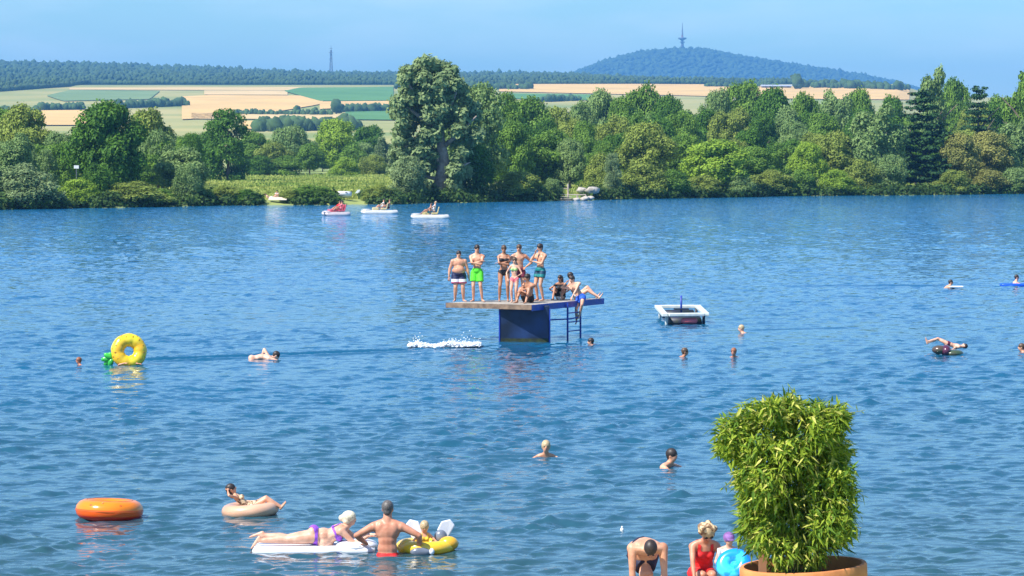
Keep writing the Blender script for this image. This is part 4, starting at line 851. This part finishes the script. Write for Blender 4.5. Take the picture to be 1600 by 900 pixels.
# orange ring
og = MB().torus(.37, .175, wob=.015, sz=.95).build('swim_ring', bands('orange_red_vinyl', [(0, (.80, .04, .01)), (.42, (.88, .12, .01)), (.52, (.93, .24, .01)), (.68, (.96, .40, .012))], 2, 1, .22, .5), None, True)
og.location = P(167, 812) + Vector((0, .3, .12)); og.rotation_euler = (R(-3), R(2), 0); tag(og, 'empty orange swim ring with red underside drifting at the left', 'swim ring')
seam_m = mat('vinyl_seam', (.62, .16, .01), .4); MB().torus(.545, .0035, n=64, k=5).build('seam', seam_m, og, True); MB().torus(.37, .004, c=(0, 0, .166), n=64, k=5).build('seam', seam_m, og, True)
MB().ell((-.05, -.46, .135), (.018, .018, .014), None, 8, 6).build('valve', mat('valve_clear', (.7, .35, .1), .3), og, True)
for a_ in (-62, -118): MB().ell((.50*math.cos(R(a_)), .50*math.sin(R(a_)), .09), (.035, .012, .02), Matrix.Rotation(R(a_+90), 3, 'Z'), 8, 6).build('handle', mat('handle_red', (.5, .03, .01), .5), og, True)
# ring with sunbathing child
rl = P(389, 806) + Vector((0, .25, 0)); rr_ = MB().torus(.33, .12, sz=.95).build('swim_ring', mat('pink_beige_vinyl', (.74, .44, .28), .35, (.62, .34, .20), 2, coat=.3), None, True)
rr_.location = rl + Vector((0, 0, .07)); rr_.rotation_euler = (0, R(-4), 0); rr_.scale = (1.04, 1, 1); tag(rr_, 'pale pink-beige swim ring carrying a reclining child', 'swim ring')
MB().lathe([(.02, .0), (.33, .03), (.36, .05)], 24).build('ring_floor', mat('patterned_vinyl', (.60, .36, .20), .4, (.85, .68, .50), 14), rr_, True)
leop = mat('leopard_swimsuit', (.75, .55, .32), .7, (.16, .08, .05), 22, lo=.42, hi=.5)
person('dark-haired child reclining in the pale ring, one elbow raised', rl + Vector((-.02, -.02, 0)), -hw, dict(pelvis=(0, .05, .20), u=(0, -.9, .45), u2=(0, -.75, .7), f=(0, .4, 1), hu=(0, -.5, .9), hf=(0, .8, .6), aR=(.12, .80, .20), aL=(-.1, .78, .20), kR=(0, 0, 1), kL=(0, 0, 1), tR=(0, .7, 1), tL=(0, .7, 1), wR=(.16, -.52, .62), eR=(1, -.6, .2), wL=(-.20, .05, .30), hR=(-.6, 0, .3)), 'light', 'dark', 1.12, .95, True, cloth=[('swimsuit', leop)], vox=.015, head_k=1.3, longhair=.18, group='bathers on floats')

# ------------------------------------------------------------------ foreground group
mL = P(488, 862); mp_ = empty('air_mattress', mL + Vector((.0, .28, 0))); mp_.location.z = -.035; tag(mp_, 'long white air mattress with raised pillow under the woman in purple', 'air mattress'); white_v = vinyl('white', (.86, .87, .90), (.74, .76, .82))
for i in range(6):
    y_ = (i-2.5)*.115; MB().tube([(-.88, y_, .035), (-.82, y_, .035), (.80, y_, .045), (.92, y_, .05)], [.035, .066, .068, .04], 12).build('air_tube', white_v, mp_, True)
MB().ell((.64, 0, .10), (.32, .36, .10), None, 20, 12).build('pillow', white_v, mp_, True)
MB().ell((.70, -.33, .12), (.022, .012, .010), None, 10, 6).build('valve', mat('valve_grey', (.2, .2, .22), .5), mp_, True)
o, info = person('woman in purple bikini lying prone on the white air mattress', mL + Vector((.0, .25, .0)), 0, dict(pelvis=(.04, 0, .21), u=(1, 0, .0), f=(0, 0, -1), u2=(.88, 0, .47), f2=(.47, 0, -.88), hu=(-.05, 0, 1), hf=(1, -.12, -.12), aR=(-.825, -.10, .15), aL=(-.82, .12, .20), kR=(0, 0, -1), kL=(0, .1, -1), tR=(-.6, 0, -1), tL=(-1, 0, -.45), wR=(.86, -.10, .22), wL=(.90, .14, .22), eR=(.1, -.4, -1), eL=(.1, .4, -1), hR=(1, .2, 0), hL=(1, -.2, 0)), 'fair', 'white', 1.66, 1.26, True, cloth=[('bikini_bottom', purple), ('bikini_top', purple)], vox=.014, group='bathers at the white air mattress')
hb = MB(); hc, hf, hu, hr = info['hc'], info['hf'], info['hu'], info['hr']
hb.ell(hc + hu*.035 - hf*.012, (.098, .110, .088), info['Mh']); hb.ell(hc - hf*.12 + hu*.015, (.05, .05, .05), info['Mh']); hb.ell(hc - hu*.03 - hf*.04, (.088, .07, .06), info['Mh'])
link('hair_bun', remesh(hb, .012, 2), HR['white'], o, True)
b_ = MB(); b_.tube([info['mid'] + info['u2']*.10 - info['f2']*.11 + info['r2']*.10, info['mid'] + info['u2']*.24 - info['f2']*.10 + info['r2']*.07], .008, 6); b_.build('strap', purple, o)
manp = P(605, 868) + Vector((0, .1, -.03))
o, info = person('man in red trunks seen from behind, standing hip-deep between the floats', manp, -.05, dict(pelvis=(0, 0, -.01), u=(0, .02, 1), u2=(0, .05, 1), hu=(0, .10, 1), hf=(.05, 1, -.2), wL=(-.31, .20, .15), eL=(-1, -.3, -.1), wR=(.44, .14, .10), eR=(1, -.5, 0), aR=(.14, 0, -.86), aL=(-.14, 0, -.86), hL=(-.6, .7, -.1), hR=(.6, .5, -.4)), 'red', 'grey', 1.84, 1.04, cloth=[('briefs', red)], vox=.013, muscle=1.08, group='bathers at the white air mattress')
hb = MB(); hb.ell(info['hc'] + info['hu']*.03 - info['hf']*.018, (.088, .105, .092), info['Mh']); link('hair', remesh(hb, .012, 1), mat('hair_cropped', (.022, .018, .018), .7, (.12, .095, .07), 9), o, True)
# yellow float with child
yf = empty('animal_float', P(664, 866) + Vector((0, .35, 0))); tag(yf, 'yellow inflatable ring float with white wing flaps, right of the man', 'swim ring'); yv = vinyl('yellow', (.93, .62, .03), (.90, .48, .02)); gv = vinyl('greyblue', (.22, .25, .30), (.12, .14, .18))
b_ = MB().torus(.27, .115, sz=.9).build('ring', yv, yf, True); b_.location = (0, 0, .07); b_.scale = (1.15, .95, 1)
MB().ell((.34, -.06, .12), (.15, .12, .11)).build('head', vinyl('amber', (.80, .40, .02), (.75, .52, .04)), yf, True)
MB().ell((-.27, -.12, .05), (.14, .13, .15)).build('tail', yv, yf, True)
for sx_ in (-1, 1):
    pts_ = [(.12, .10), (.24, .12), (.37, .36), (.30, .45), (.17, .42), (.11, .30)]; wb = MB(); k_ = len(pts_)
    wb._add([(sx_*x_+.06, .14 + .02*(x_ > .2), z_) for x_, z_ in pts_] + [(sx_*x_+.06, .19 + .02*(x_ > .2), z_) for x_, z_ in pts_], [tuple(range(k_)), tuple(range(k_, 2*k_))[::-1]] + [(q_, k_+q_, k_+(q_+1) % k_, (q_+1) % k_) for q_ in range(k_)]); bevel(wb.build('wing_flap', white_v, yf), .018, 3)
MB().ell((.22, .07, .20), (.10, .08, .11)).build('body_patch', gv, yf, True); MB().ell((-.06, -.35, .03), (.16, .05, .07)).build('side_panel', gv, yf, True); MB().ell((.10, -.36, .04), (.04, .04, .05)).build('foot_flap', white_v, yf, True)
person('blond small child sitting inside the yellow float', P(660, 866) + Vector((.02, .36, 0)), face_cam+.1, dict(pelvis=(0, 0, .02), u=(0, .02, 1), wR=(.20, .27, .28), wL=(-.18, .28, .26), eR=(1, -.2, -.6), eL=(-1, -.2, -.6), aR=(.1, .35, -.35), aL=(-.1, .35, -.35), hu=(0, .25, 1), hf=(0, 1, -.3)), 'fair', 'blond', .90, 1.0, True, cloth=[('swimsuit', yellowc)], vox=.018, head_k=1.6, longhair=.16, group='bathers at the white air mattress')

# ------------------------------------------------------------------ bottom right trio on the beach edge
Yt = 39.2
def foot(px, y): return Vector(((px-800)/4800*y, y, float(ground_z(px, y))))
bm_ = foot(1011, Yt)
o, info = person('man bending far forward at the water edge, back up, left of the woman', bm_, face_cam+.1, dict(pelvis=(0, -.30, .70), u=(0, .85, .42), u2=(0, .96, -.05), f=(0, .3, -1), hu=(0, .80, .30), hf=(0, .35, -1), wR=(.19, .22, .20), wL=(-.19, .24, .18), eR=(1, 0, 0), eL=(-1, 0, 0), aR=(.14, -.1, .08), aL=(-.14, -.1, .08), hR=(0, .1, -1), hL=(0, .1, -1)), 'light', 'dark', 1.78, 1.18, cloth=[('long_shorts', navy)], vox=.014, group='family at the water edge')
wp = foot(1105, 39.6)
o, info = person('blonde woman in red swimsuit and sunglasses looking down at the child', wp, face_cam+.15, dict(pelvis=(0, -.30, .46), u=(0, .42, .9), u2=(0, .52, .9), f=(0, 1, -.3), hu=(0, .75, .85), hf=(-.1, .85, -.7), wR=(.24, .40, .34), wL=(-.26, .45, .40), eR=(1, -.3, -.2), eL=(-1, -.3, -.2), aR=(.13, 0, .08), aL=(-.13, 0, .08)), 'red', 'blond', 1.68, 1.10, True, cloth=[('swimsuit', red)], vox=.014, head_k=1.12, group='family at the water edge')
hc, hf, hu, hr = info['hc'], info['hf'], info['hu'], info['hr']; hb = MB()
for i in range(26): hb.ell(hc + hu*(.01+.13*random.random()) + hr*random.uniform(-.095, .095) - hf*random.uniform(-.05, .08), (.042, .045, .035), info['Mh'])
hb.ell(hc + hu*.125 - hf*.02, (.045, .045, .035), info['Mh']); hb.ell(hc + hu*.03 - hf*.03, (.09, .10, .085), info['Mh']); link('hair_bun', remesh(hb, .011, 1), mat('hair_streaked', (.72, .52, .28), .6, (.22, .12, .06), 22, lo=.46, hi=.56), o, True)
gb = MB(); 
for s_ in (-1, 1): gb.ell(hc + hr*s_*.034 + hf*.088 + hu*.010, (.029, .012, .019), info['Mh'])
gb.tube([hc - hr*.03 + hf*.09 + hu*.014, hc + hr*.03 + hf*.09 + hu*.014], .005, 5); gb.build('sunglasses', mat('dark_lens', (.01, .008, .01), .1), o, True)
cpn = foot(1140, 39.0)
o, info = person('toddler in purple cap beside the woman, holding a blue float', cpn + Vector((0, 0, -.03)), face_cam-.1, dict(wR=(.12, .26, 1.02), wL=(-.30, .26, 1.0), hu=(0, .1, 1), hf=(-.4, 1, -.25)), 'fair', 'blond', 1.02, 1.0, vox=.017, head_k=1.35, group='family at the water edge', cloth=[('shirt', whitec)])
hb = MB(); hb.ell(info['hc'] + info['hu']*.028 - info['hf']*.008, (.075, .088, .072), info['Mh']); hb.ell(info['hc'] + info['hu']*.01 + info['hf']*.07, (.05, .045, .010), info['Mh']); link('cap', remesh(hb, .009, 1), mat('cap_purple', (.30, .14, .42), .8, (.16, .07, .2), 16), o, True)
hc0 = cpn + Vector((.10, -.22, .70))
bf = MB().torus(.115, .085, sz=.9).build('swim_ring', mat('blue_print_vinyl', (.01, .30, .90), .25, (.05, .62, .90), 6, coat=.4, lo=.45, hi=.52), None, True); 
dd = 38.7; q_ = PD(1146, 881, dd); bf.location = q_; bf.rotation_euler = (R(62), R(-18), 0); bf.scale = (1.15, 1, 1); tag(bf, 'bright blue inflatable float held by the toddler in the cap', 'swim ring')
MB().lathe([(.0, .02), (.09, .03), (.14, .0)], 20).build('ring_panel', mat('aqua_panel', (.02, .45, .85), .3, (.35, .10, .5), 5, lo=.35, hi=.4), bf, True)
sb_ = MB().tube([(0, 0, 0), (0, 0, .04)], [.02, .012], 8).ell((0, 0, -.02), (.03, .03, .04), None, 8, 6).build('float_scrap', mat('foam_white', (.82, .82, .8), .6), None, True); sb_.location = P(972, 829) + Vector((0, 0, .03)); tag(sb_, 'tiny white scrap floating left of the bending man', 'litter')

# ------------------------------------------------------------------ floating raft with white rim
def raft():
    z = .36; c4 = [P(1037, 491, z), P(1106, 490, z), P(1092, 477, z), P(1025, 477.5, z)]; cen = sum(c4, Vector())/4
    rot = .0; o = empty('floating_raft', (cen.x, cen.y, -.03)); tag(o, 'small square floating raft with white rim, short mast and red float underneath', 'raft'); wv = mat('raft_white', (.72, .74, .70), .5, (.55, .60, .55), 5); dk = mat('raft_dark', (.012, .015, .05), .5, (.02, .03, .02), 6)
    c4 = [p - Vector((cen.x, cen.y, 0)) for p in c4]
    def beam(a, b_, w, h, name, m, dz=0):
        v = b_-a; L = v.length; return MB().box(((a+b_)/2 + Vector((0, 0, dz))), (L, w, h), math.atan2(v.y, v.x)).build(name, m, o)
    ins = [p*.94 for p in c4]
    for p in ins: p.z = z
    for i in range(4): a, b_ = ins[i], ins[(i+1) % 4]; v = (b_-a).normalized(); bevel(beam(a - v*.10*(1 if i % 2 else -1), b_ + v*.10*(1 if i % 2 else -1), .34 if i in (0, 2) else .20, .10 + .004*i, 'rim_beam', wv), .02)
    beam((ins[0]+ins[3])/2*.55, (ins[1]+ins[2])/2*.1, .9, .05, 'inner_deck', dk, -.02)
    for i in (0, 2): a, b_ = ins[i]*.80, ins[(i+1) % 4]*.80; a.z = b_.z = .06; MB().tube([a, a.lerp(b_, .05), a.lerp(b_, .95), b_], [.10, .22, .22, .10], 12).build('pontoon', dk, o, True)
    a, b_ = ins[0], ins[1]; m0 = a.lerp(b_, .40); m1 = a.lerp(b_, .78); m0.z = m1.z = .15; MB().tube([m0, m0.lerp(m1, .1), m0.lerp(m1, .9), m1], [.05, .10, .10, .05], 10).build('float', mat('raft_red', (.62, .13, .16), .5), o, True)
    for p in ins: MB().tube([(p.x*.9, p.y*.9, -.1), (p.x*.9, p.y*.9, z-.05)], .05, 8).build('leg', wv if p.x < 0 else dk, o, True)
    MB().tube([(0, .2, .1), (0, .2, .86)], .035, 8).build('mast', bluep, o, True); MB().box((0, .2, .40), (.5, .5, .04)).build('mast_plate', dk, o)
raft()

# ------------------------------------------------------------------ pedal boats
def pedal_boat(px, py, label, hull_c, seat_c, rz, L=3.1, people=()):
    o = empty('pedal_boat', P(px, py), rz); tag(o, label, 'pedal boat', 'pedal boats by the far shore'); hm = vinyl('hull_%d' % px, hull_c); sm = vinyl('seat_%d' % px, seat_c)
    for s_ in (-1, 1):
        MB().tube([(-L/2, s_*.48, .22), (-L/2+.25, s_*.50, .12), (-L*.15, s_*.5, .08), (L*.3, s_*.5, .08), (L/2-.1, s_*.5, .14), (L/2, s_*.5, .20)], [.06, .20, .25, .25, .20, .10], 12).build('pontoon', hm, o, True)
    bevel(MB().box((0, 0, .26), (L*.86, 1.3, .10)).build('deck', hm, o), .04)
    for s_ in (-1, 1):
        M_ = Matrix.Rotation(R(-18), 3, 'Y')
        bevel(MB().box((.35, s_*.32, .42), (.5, .5, .14)).build('seat', sm, o), .04); bevel(MB().box((.66, s_*.32, .68), (.10, .5, .55), M=Matrix.Rotation(R(14), 3, 'Y')).build('backrest', sm, o), .04)
    bevel(MB().box((-.35, 0, .42), (.6, .9, .28)).build('paddle_box', sm, o), .08); MB().tube([(-.1, 0, .5), (-.02, 0, .78)], .02, 6).build('steering_lever', steel, o)
    MB().ell((-L*.36, 0, .34), (.42, .5, .10)).build('bow_cowl', hm, o, True)
    sitp = dict(pelvis=(0, 0, .12), u=(0, -.25, 1), aR=(.14, .72, .02), aL=(-.14, .65, .08), kR=(0, 0, 1), kL=(0, 0, 1), wR=(.25, .35, .25), wL=(-.25, .35, .25))
    for (dx, dy, dz, hd, sk, hr_, clt, lab) in people:
        q = Matrix.Rotation(rz, 3, 'Z') @ Vector((dx, dy, 0)); person(lab, P(px, py) + Vector((q.x, q.y, .42+dz)), rz+hd, sitp, sk, hr_, 1.68, vox=.03, cloth=clt, group='people on the pedal boats', face=False)
pedal_boat(525, 337, 'small red and white pedal boat, leftmost of the three', (.60, .52, .52), (.62, .10, .13), R(20), 2.2, [(.30, .32, .0, hw, 'tan', 'dark', [('shirt', red)], 'rider in red on the leftmost pedal boat, far seat'), (.30, -.32, 0, hw, 'tan', 'dark', [('shirt', pink)], 'rider in pink on the leftmost pedal boat, near seat')])
pedal_boat(593, 334, 'cream and white pedal boat in the middle of the three', (.60, .60, .57), (.60, .50, .26), R(3), 3.2, [(.25, .30, 0, hw, 'light', 'dark', [('shirt', whitec)], 'rider in white on the middle pedal boat'), (.75, -.3, 0, hw, 'tan', 'brown', [('shorts', navy)], 'bare-chested rider with navy shorts on the middle pedal boat')])
pedal_boat(672, 341.5, 'cream pedal boat with yellow seats, rightmost and nearest of the three', (.62, .61, .56), (.62, .48, .18), R(2), 3.1, [(.30, .30, .12, hw, 'light', 'blond', [('shirt', whitec)], 'upright rider in white on the nearest pedal boat'), (-.05, -.3, -.02, hw, 'tan', 'brown', [('shorts', teal)], 'tanned rider at the front of the nearest pedal boat')])

# ------------------------------------------------------------------ far shore items
sg = empty('shore_sign', gpt(120, sf(120, 4.5))); tag(sg, 'small white sign on a post above the bright bush, left shore', 'sign'); MB().box((0, -.05, 3.35), (.46, .05, .30)).build('sign_board', mat('sign_white', (.85, .85, .85), .5), sg); MB().tube([(0, 0, 0), (0, 0, 3.4)], .05, 6).build('post', steel, sg)
def rowboat(px, off, L, label, rz, c=(.8, .8, .8), tilt=0):
    me_b = MB(); n_ = 9; rows = []
    for i in range(n_):
        t = i/(n_-1)*2-1; w = .62*(1-abs(t)**2.6)*.9+.03; rows.append([(t*L/2, -w, .45+.12*t*t), (t*L/2, -w*.6, .05+.1*t*t), (t*L/2, w*.6, .05+.1*t*t), (t*L/2, w, .45+.12*t*t)])
    V_ = [v for r_ in rows for v in r_]; F_ = [(i*4+j, i*4+j+1, i*4+4+j+1, i*4+4+j) for i in range(n_-1) for j in range(3)]; me_b._add(V_, F_)
    o = empty('rowing_boat', gpt(px, sf(px, off), .25), rz); tag(o, label, 'boat'); h = me_b.build('hull', mat('boat_%d' % px, c, .5), o, True); md = h.modifiers.new('s', 'SOLIDIFY'); md.thickness = .05
    for x_ in (-.5, .4): MB().box((x_, 0, .38), (.22, 1.0, .04)).build('thwart', wood, o)
    o.rotation_euler = (R(tilt), 0, rz)
rowboat(536, 3.0, 1.75, 'white rowing boat drawn up on the grass above the pedal boats', R(-12), tilt=-18)
# pale parasol-like shelter beside it
ts_ = empty('beach_shelter', gpt(559, sf(559, 14), 0)); ts_.scale = (.62, .62, .62); tag(ts_, 'small grey-white beach shelter on the grass bank', 'shelter')
b_ = MB(); b_._add([(-.7, -.5, 0), (.7, -.5, 0), (.9, .7, 0), (-.7, .7, 0), (.3, .3, 1.1), (-.1, .3, 1.0)], [(0,1,4,5), (1,2,4), (2,3,5,4), (3,0,5)]); b_.build('canopy', mat('shelter_cloth', (.40, .45, .45), .7), ts_); MB().tube([(0, .3, 0), (.1, .3, 1.0)], .02, 5).build('pole', steel, ts_)
lie = dict(pelvis=(0, 0, .12), u=(0, -1, .1), f=(0, .1, 1), u2=(0, -.8, .5), aR=(.12, .8, .1), aL=(-.1, .76, .1), kR=(0, 0, 1), kL=(0, 0, 1), tR=(0, .2, 1), tL=(0, .2, 1), hu=(0, -.5, .8), hf=(0, .7, .5), wR=(.3, -.2, .06), wL=(-.3, -.2, .06))
GF = 'people resting on the far bank'
person('sunbather propped up on the left bank, above the pale towel', gpt(424, sf(424, 4), .1), -hw, lie, 'fair', 'brown', 1.75, vox=.035, cloth=[('shorts', whitec)], group=GF, face=False)
person('second person sitting beside the sunbather on the left bank', gpt(433, sf(433, 5), .1), math.pi, sit, 'light', 'dark', 1.7, vox=.035, cloth=[('shirt', whitec)], group=GF, face=False)
person('distant bather in white standing among bushes on the right bank', gpt(1239, sf(1239, 12), .3), math.pi, {}, 'light', 'dark', 1.7, vox=.035, cloth=[('shirt', whitec), ('shorts', darkred)], group=GF, face=False)
tw = MB().box((0, 0, .12), (1.8, .8, .05)).build('towel', cl('cream', (.72, .62, .48)), None); tw.location = gpt(434, sf(434, 1.6), .25); tw.rotation_euler = (R(18), 0, 0); tag(tw, 'cream towel spread at the water on the left bank', 'towel')
# jetty
jt = empty('wooden_jetty', gpt(893, sf(893, -.5)) * 1); jt.location.z = 0; tag(jt, 'pale weathered wooden jetty with railing posts on the far shore', 'jetty'); jw = mat('pale_jetty_wood', (.55, .47, .38), .9, (.38, .32, .25), 3)
s = jt.location.y/4800
for i in range(9): MB().box((-1.35+i*.34, .3, .62+random.uniform(-.02, .02)), (.30, 2.2, .05)).build('plank', jw, jt)
for x_ in (-1.5, -.4, .6, 1.5): MB().tube([(x_, -.75, -1.2), (x_, -.75, .6)], .09, 8).build('post', jw, jt)
for x_, h_ in ((-1.5, 1.7), (-.35, 1.75)): MB().tube([(x_, 1.3, 0), (x_, 1.3, h_)], .09, 8).build('railing_post', jw, jt)
MB().box((-.95, 1.3, 1.25), (1.1, .06, .10)).build('handrail', jw, jt)
for i in range(3): MB().box((-.6, -1.0-.28*i, .42-.22*i), (1.2, .26, .06)).build('step', jw, jt)
for (x_, y_, z_, r_) in [(1.4, -.9, .2, .5), (2.0, -.5, .25, .45), (.5, -1.3, .1, .4), (2.3, 3.5, 1.0, .8), (1.2, 4.2, 1.0, .6)]:
    p = jt.location + Vector((x_, y_, z_)); rk = canopy('boulder', [(0, 0, 0, r_, r_*.55)], mat('shore_stone', (.52, .47, .40), .9, (.36, .32, .27), 2), None, int(x_*10+20), None, None); rk.location = p
    lab = {1.4: 'pale boulder at the water right of the jetty steps', 2.0: 'pale boulder, outer of those right of the jetty', .5: 'pale boulder in front of the jetty planks', 2.3: 'large pale stone on the bank behind the jetty, right one', 1.2: 'pale stone on the bank behind the jetty, left one'}[x_]
    tag(rk, lab, 'stone')

# splash of the diver
sp = []; r2 = np.random.default_rng(8)
for i in range(5200):
    t = r2.random(); px = 638 + 114*t; env = .35+.65*math.sin(t*7+.8)**2; p = P(px, 541.5 + 1.5*(1-t) + r2.normal(0, .8)); hgt = abs(r2.normal(0, .055))*env*(1.6 if .55 < t < .85 else 1); rr = (.004 + .022*r2.random()**2.5)*(1.2-.5*min(1, hgt/.15)); sp.append((p.x, p.y, .035+hgt, rr*2.0, rr*.7))
for i in range(60): p = P(652+r2.normal(0, 5), 543); sp.append((p.x, p.y, abs(r2.normal(0, .14)), .015, .02))
for i in range(60): p = P(722+r2.normal(0, 9), 542); sp.append((p.x, p.y, abs(r2.normal(0, .16)), .015, .02))
canopy('splash_foam', sp, mat('foam', (.88, .90, .92), .5, (.80, .84, .88), 8), 'white foaming splash on the water left of the platform post', 8, cat='splash', lo=True)

# ------------------------------------------------------------------ potted bamboo
def bamboo():
    d = 21.6; s = d/4800; c = PD(1262, 881.5, d); R0 = 100*s; o = empty('potted_bamboo', (c.x, c.y, 2.40)); tag(o, 'dense bushy bamboo in a large terracotta pot on the terrace', 'potted plant'); hz = c.z - 2.40
    terra = mat('terracotta', (.74, .28, .09), .8, (.58, .21, .07), 7, bump=.3, bscale=30)
    p = MB().lathe([(.0, .0), (R0*.62, .0), (R0*.66, .02), (R0*.93, hz-.14), (R0*.94, hz-.12), (R0*.985, hz-.11), (R0, hz-.09), (R0, hz-.012), (R0*.985, hz), (R0*.93, hz), (R0*.915, hz-.015), (R0*.90, hz-.11), (.0, hz-.115)], 96).build('pot', terra, o, True)
    p.rotation_euler = (0, R(-3.0), 0)
    md = p.modifiers.new('e', 'EDGE_SPLIT'); md.split_angle = R(50)
    MB().lathe([(0, hz-.095), (R0*.4, hz-.06), (R0*.895, hz-.10)], 40).build('soil', mat('potting_soil', (.075, .035, .02), 1, (.035, .018, .012), 30, bump=1, bscale=60), o, True)
    MB().box(((1191-1262)*s, -.02, hz+.00), (.055, .05, .26)).build('wooden_stake', mat('stake_wood', (.42, .20, .10), .9), o)
    r2 = random.Random(3); q = lambda px, py: ((px-1262)*s, (881.5-py)*s + hz)
    stems = MB()
    for i in range(22):
        a = r2.uniform(0, 6.28); rr = R0*.40*math.sqrt(r2.random()); x0, y0 = rr*math.cos(a) - .05, rr*math.sin(a); sp_ = r2.uniform(.6, 2.0); hgt = r2.uniform(.6, .9)
        stems.tube([(x0, y0, hz-.1), (x0*1.2-.02, y0*1.2, hz+hgt*.4), (x0*sp_*1.2-.10, y0*sp_*1.1, hz+hgt)], [.008, .006, .003], 5)
    stems.build('cane', mat('bamboo_cane', (.30, .28, .08), .6, (.18, .20, .05), 12), o, True)
    # crown outline from stacked masses: (px, py, radius px)
    masses = [(1150,668,30),(1185,650,26),(1228,655,36),(1270,662,32),(1298,660,30),(1140,700,24),(1175,700,38),(1225,705,44),(1275,705,44),(1305,705,28),(1185,750,36),(1230,760,48),(1285,755,46),(1311,765,24),(1190,800,32),(1230,810,48),(1290,805,46),(1314,800,20),(1184,838,24),(1215,848,34),(1262,852,34),(1300,838,26),(1200,632,14),(1238,634,18),(1308,640,12),(1272,652,28),(1210,645,20),(1305,730,26),(1168,738,26),(1168,782,22),(1170,826,18)]
    puffs = []
    for (px, py, r_) in masses:
        for k in range(3):
            x, z = q(px+r2.uniform(-.25, .25)*r_, py+r2.uniform(-.2, .2)*r_); depth = r2.uniform(-1, 1)*.36*math.sqrt(max(.05, 1-((px-1235)/125)**2)); rr = r_*s*r2.uniform(.66, .9); puffs.append((x, depth, z, rr, rr))
    C, N_ = puffs_to_leaves(puffs, 22000, 5, up=.1, shell=(.55, 1.13)); n_ = len(C); r3 = np.random.default_rng(2)
    # lance leaves pointing outward and down
    out = C - np.array([q(1235, 760)[0], 0, q(1235, 760)[1]]); out[:, 2] *= .3; out /= np.linalg.norm(out, axis=1, keepdims=True)
    t = out*.55 + r3.normal(size=(n_, 3))*.65; t[:, 2] -= .35; t /= np.linalg.norm(t, axis=1, keepdims=True); nn_ = N_/np.linalg.norm(N_, axis=1, keepdims=True); nn_[:, 2] += .5; nn_ -= t*(nn_*t).sum(1, keepdims=True); nn_ /= np.linalg.norm(nn_, axis=1, keepdims=True); bt = np.cross(nn_, t)
    L = r3.uniform(.040, .098, (n_, 1)); w = L*r3.uniform(.19, .27, (n_, 1)); droop = np.array([0, 0, -1.0])*L*.12
    V = np.stack([C, C + t*L*.35 + bt*w*.5, C + t*L + droop, C + t*L*.35 - bt*w*.5, C + t*L*.45 - nn_*w*.22], 1).reshape(-1, 3); b0 = np.arange(n_)*5
    F = np.concatenate([np.stack([b0, b0+1, b0+4], 1), np.stack([b0+1, b0+2, b0+4], 1), np.stack([b0, b0+4, b0+3], 1), np.stack([b0+3, b0+4, b0+2], 1)])
    me = npmesh('foliage', V, F); ma, mb2, mc = fol('bamboo_leaf', (.40, .48, .05), (.17, .27, .022), .3, 9), fol('bamboo_leaf_pale', (.72, .66, .18), (.50, .52, .10), .3, 9), fol('bamboo_leaf_deep', (.16, .28, .03), (.07, .14, .018), .25, 9)
    for m in (ma, mb2, mc): me.materials.append(m)
    pick = r3.choice([0, 1, 2], n_, p=[.5, .13, .37]); me.polygons.foreach_set('material_index', np.tile(pick, 4).astype(np.int32)); link('foliage', me, None, o)
    # a few long shoots above the outline
    sh = MB(); LV, LF = [], []
    for (pts_, ) in [(((1245,640),(1236,615),(1231,600)),), (((1300,655),(1322,642),(1348,637)),), (((1150,730),(1136,752),(1128,758)),)]:
        P3 = [Vector((q(*p_)[0], -.1, q(*p_)[1])) for p_ in pts_]; sh.tube(P3, [.004, .003, .0015], 5)
        for k in range(16):
            f_ = .2+.8*k/15; a = P3[0].lerp(P3[1], min(1, f_*2)) if f_ < .5 else P3[1].lerp(P3[2], f_*2-1); v = Vector((r2.uniform(-1, 1), r2.uniform(-1, 1), r2.uniform(-.7, .5))).normalized()*.06; side = v.cross(Vector((0, 0, 1))).normalized()*.006
            b1 = len(LV); LV += [a, a+v*.4+side, a+v, a+v*.4-side]; LF.append((b1, b1+1, b1+2, b1+3))
    sh.build('shoot', MATS['bamboo_cane'], o); link('shoot_leaves', npmesh('shoot_leaves', [tuple(v) for v in LV], LF), ma, o)
bamboo()

# ------------------------------------------------------------------ haze
hz_ = MB().box((0, 4600, 118), (9500, 9500, 250)).build('haze', None, None); tag(hz_, 'thin blue summer haze over lake and hills', 'haze', kind='stuff')
hz_.location = (0, 0, 0)
hm = bpy.data.materials.new('haze_air'); hm.use_nodes = True; n = hm.node_tree; n.nodes.clear(); ho = n.nodes.new('ShaderNodeOutputMaterial'); pv = n.nodes.new('ShaderNodeVolumePrincipled')
pv.inputs['Color'].default_value = (.17, .50, 1.0, 1); pv.inputs['Density'].default_value = 1.35e-4; pv.inputs['Anisotropy'].default_value = 0.0
n.links.new(pv.outputs[0], ho.inputs['Volume']); hz_.data.materials.append(hm)
S.cycles.max_bounces = 6; S.cycles.volume_bounces = 0; S.cycles.use_denoising = True
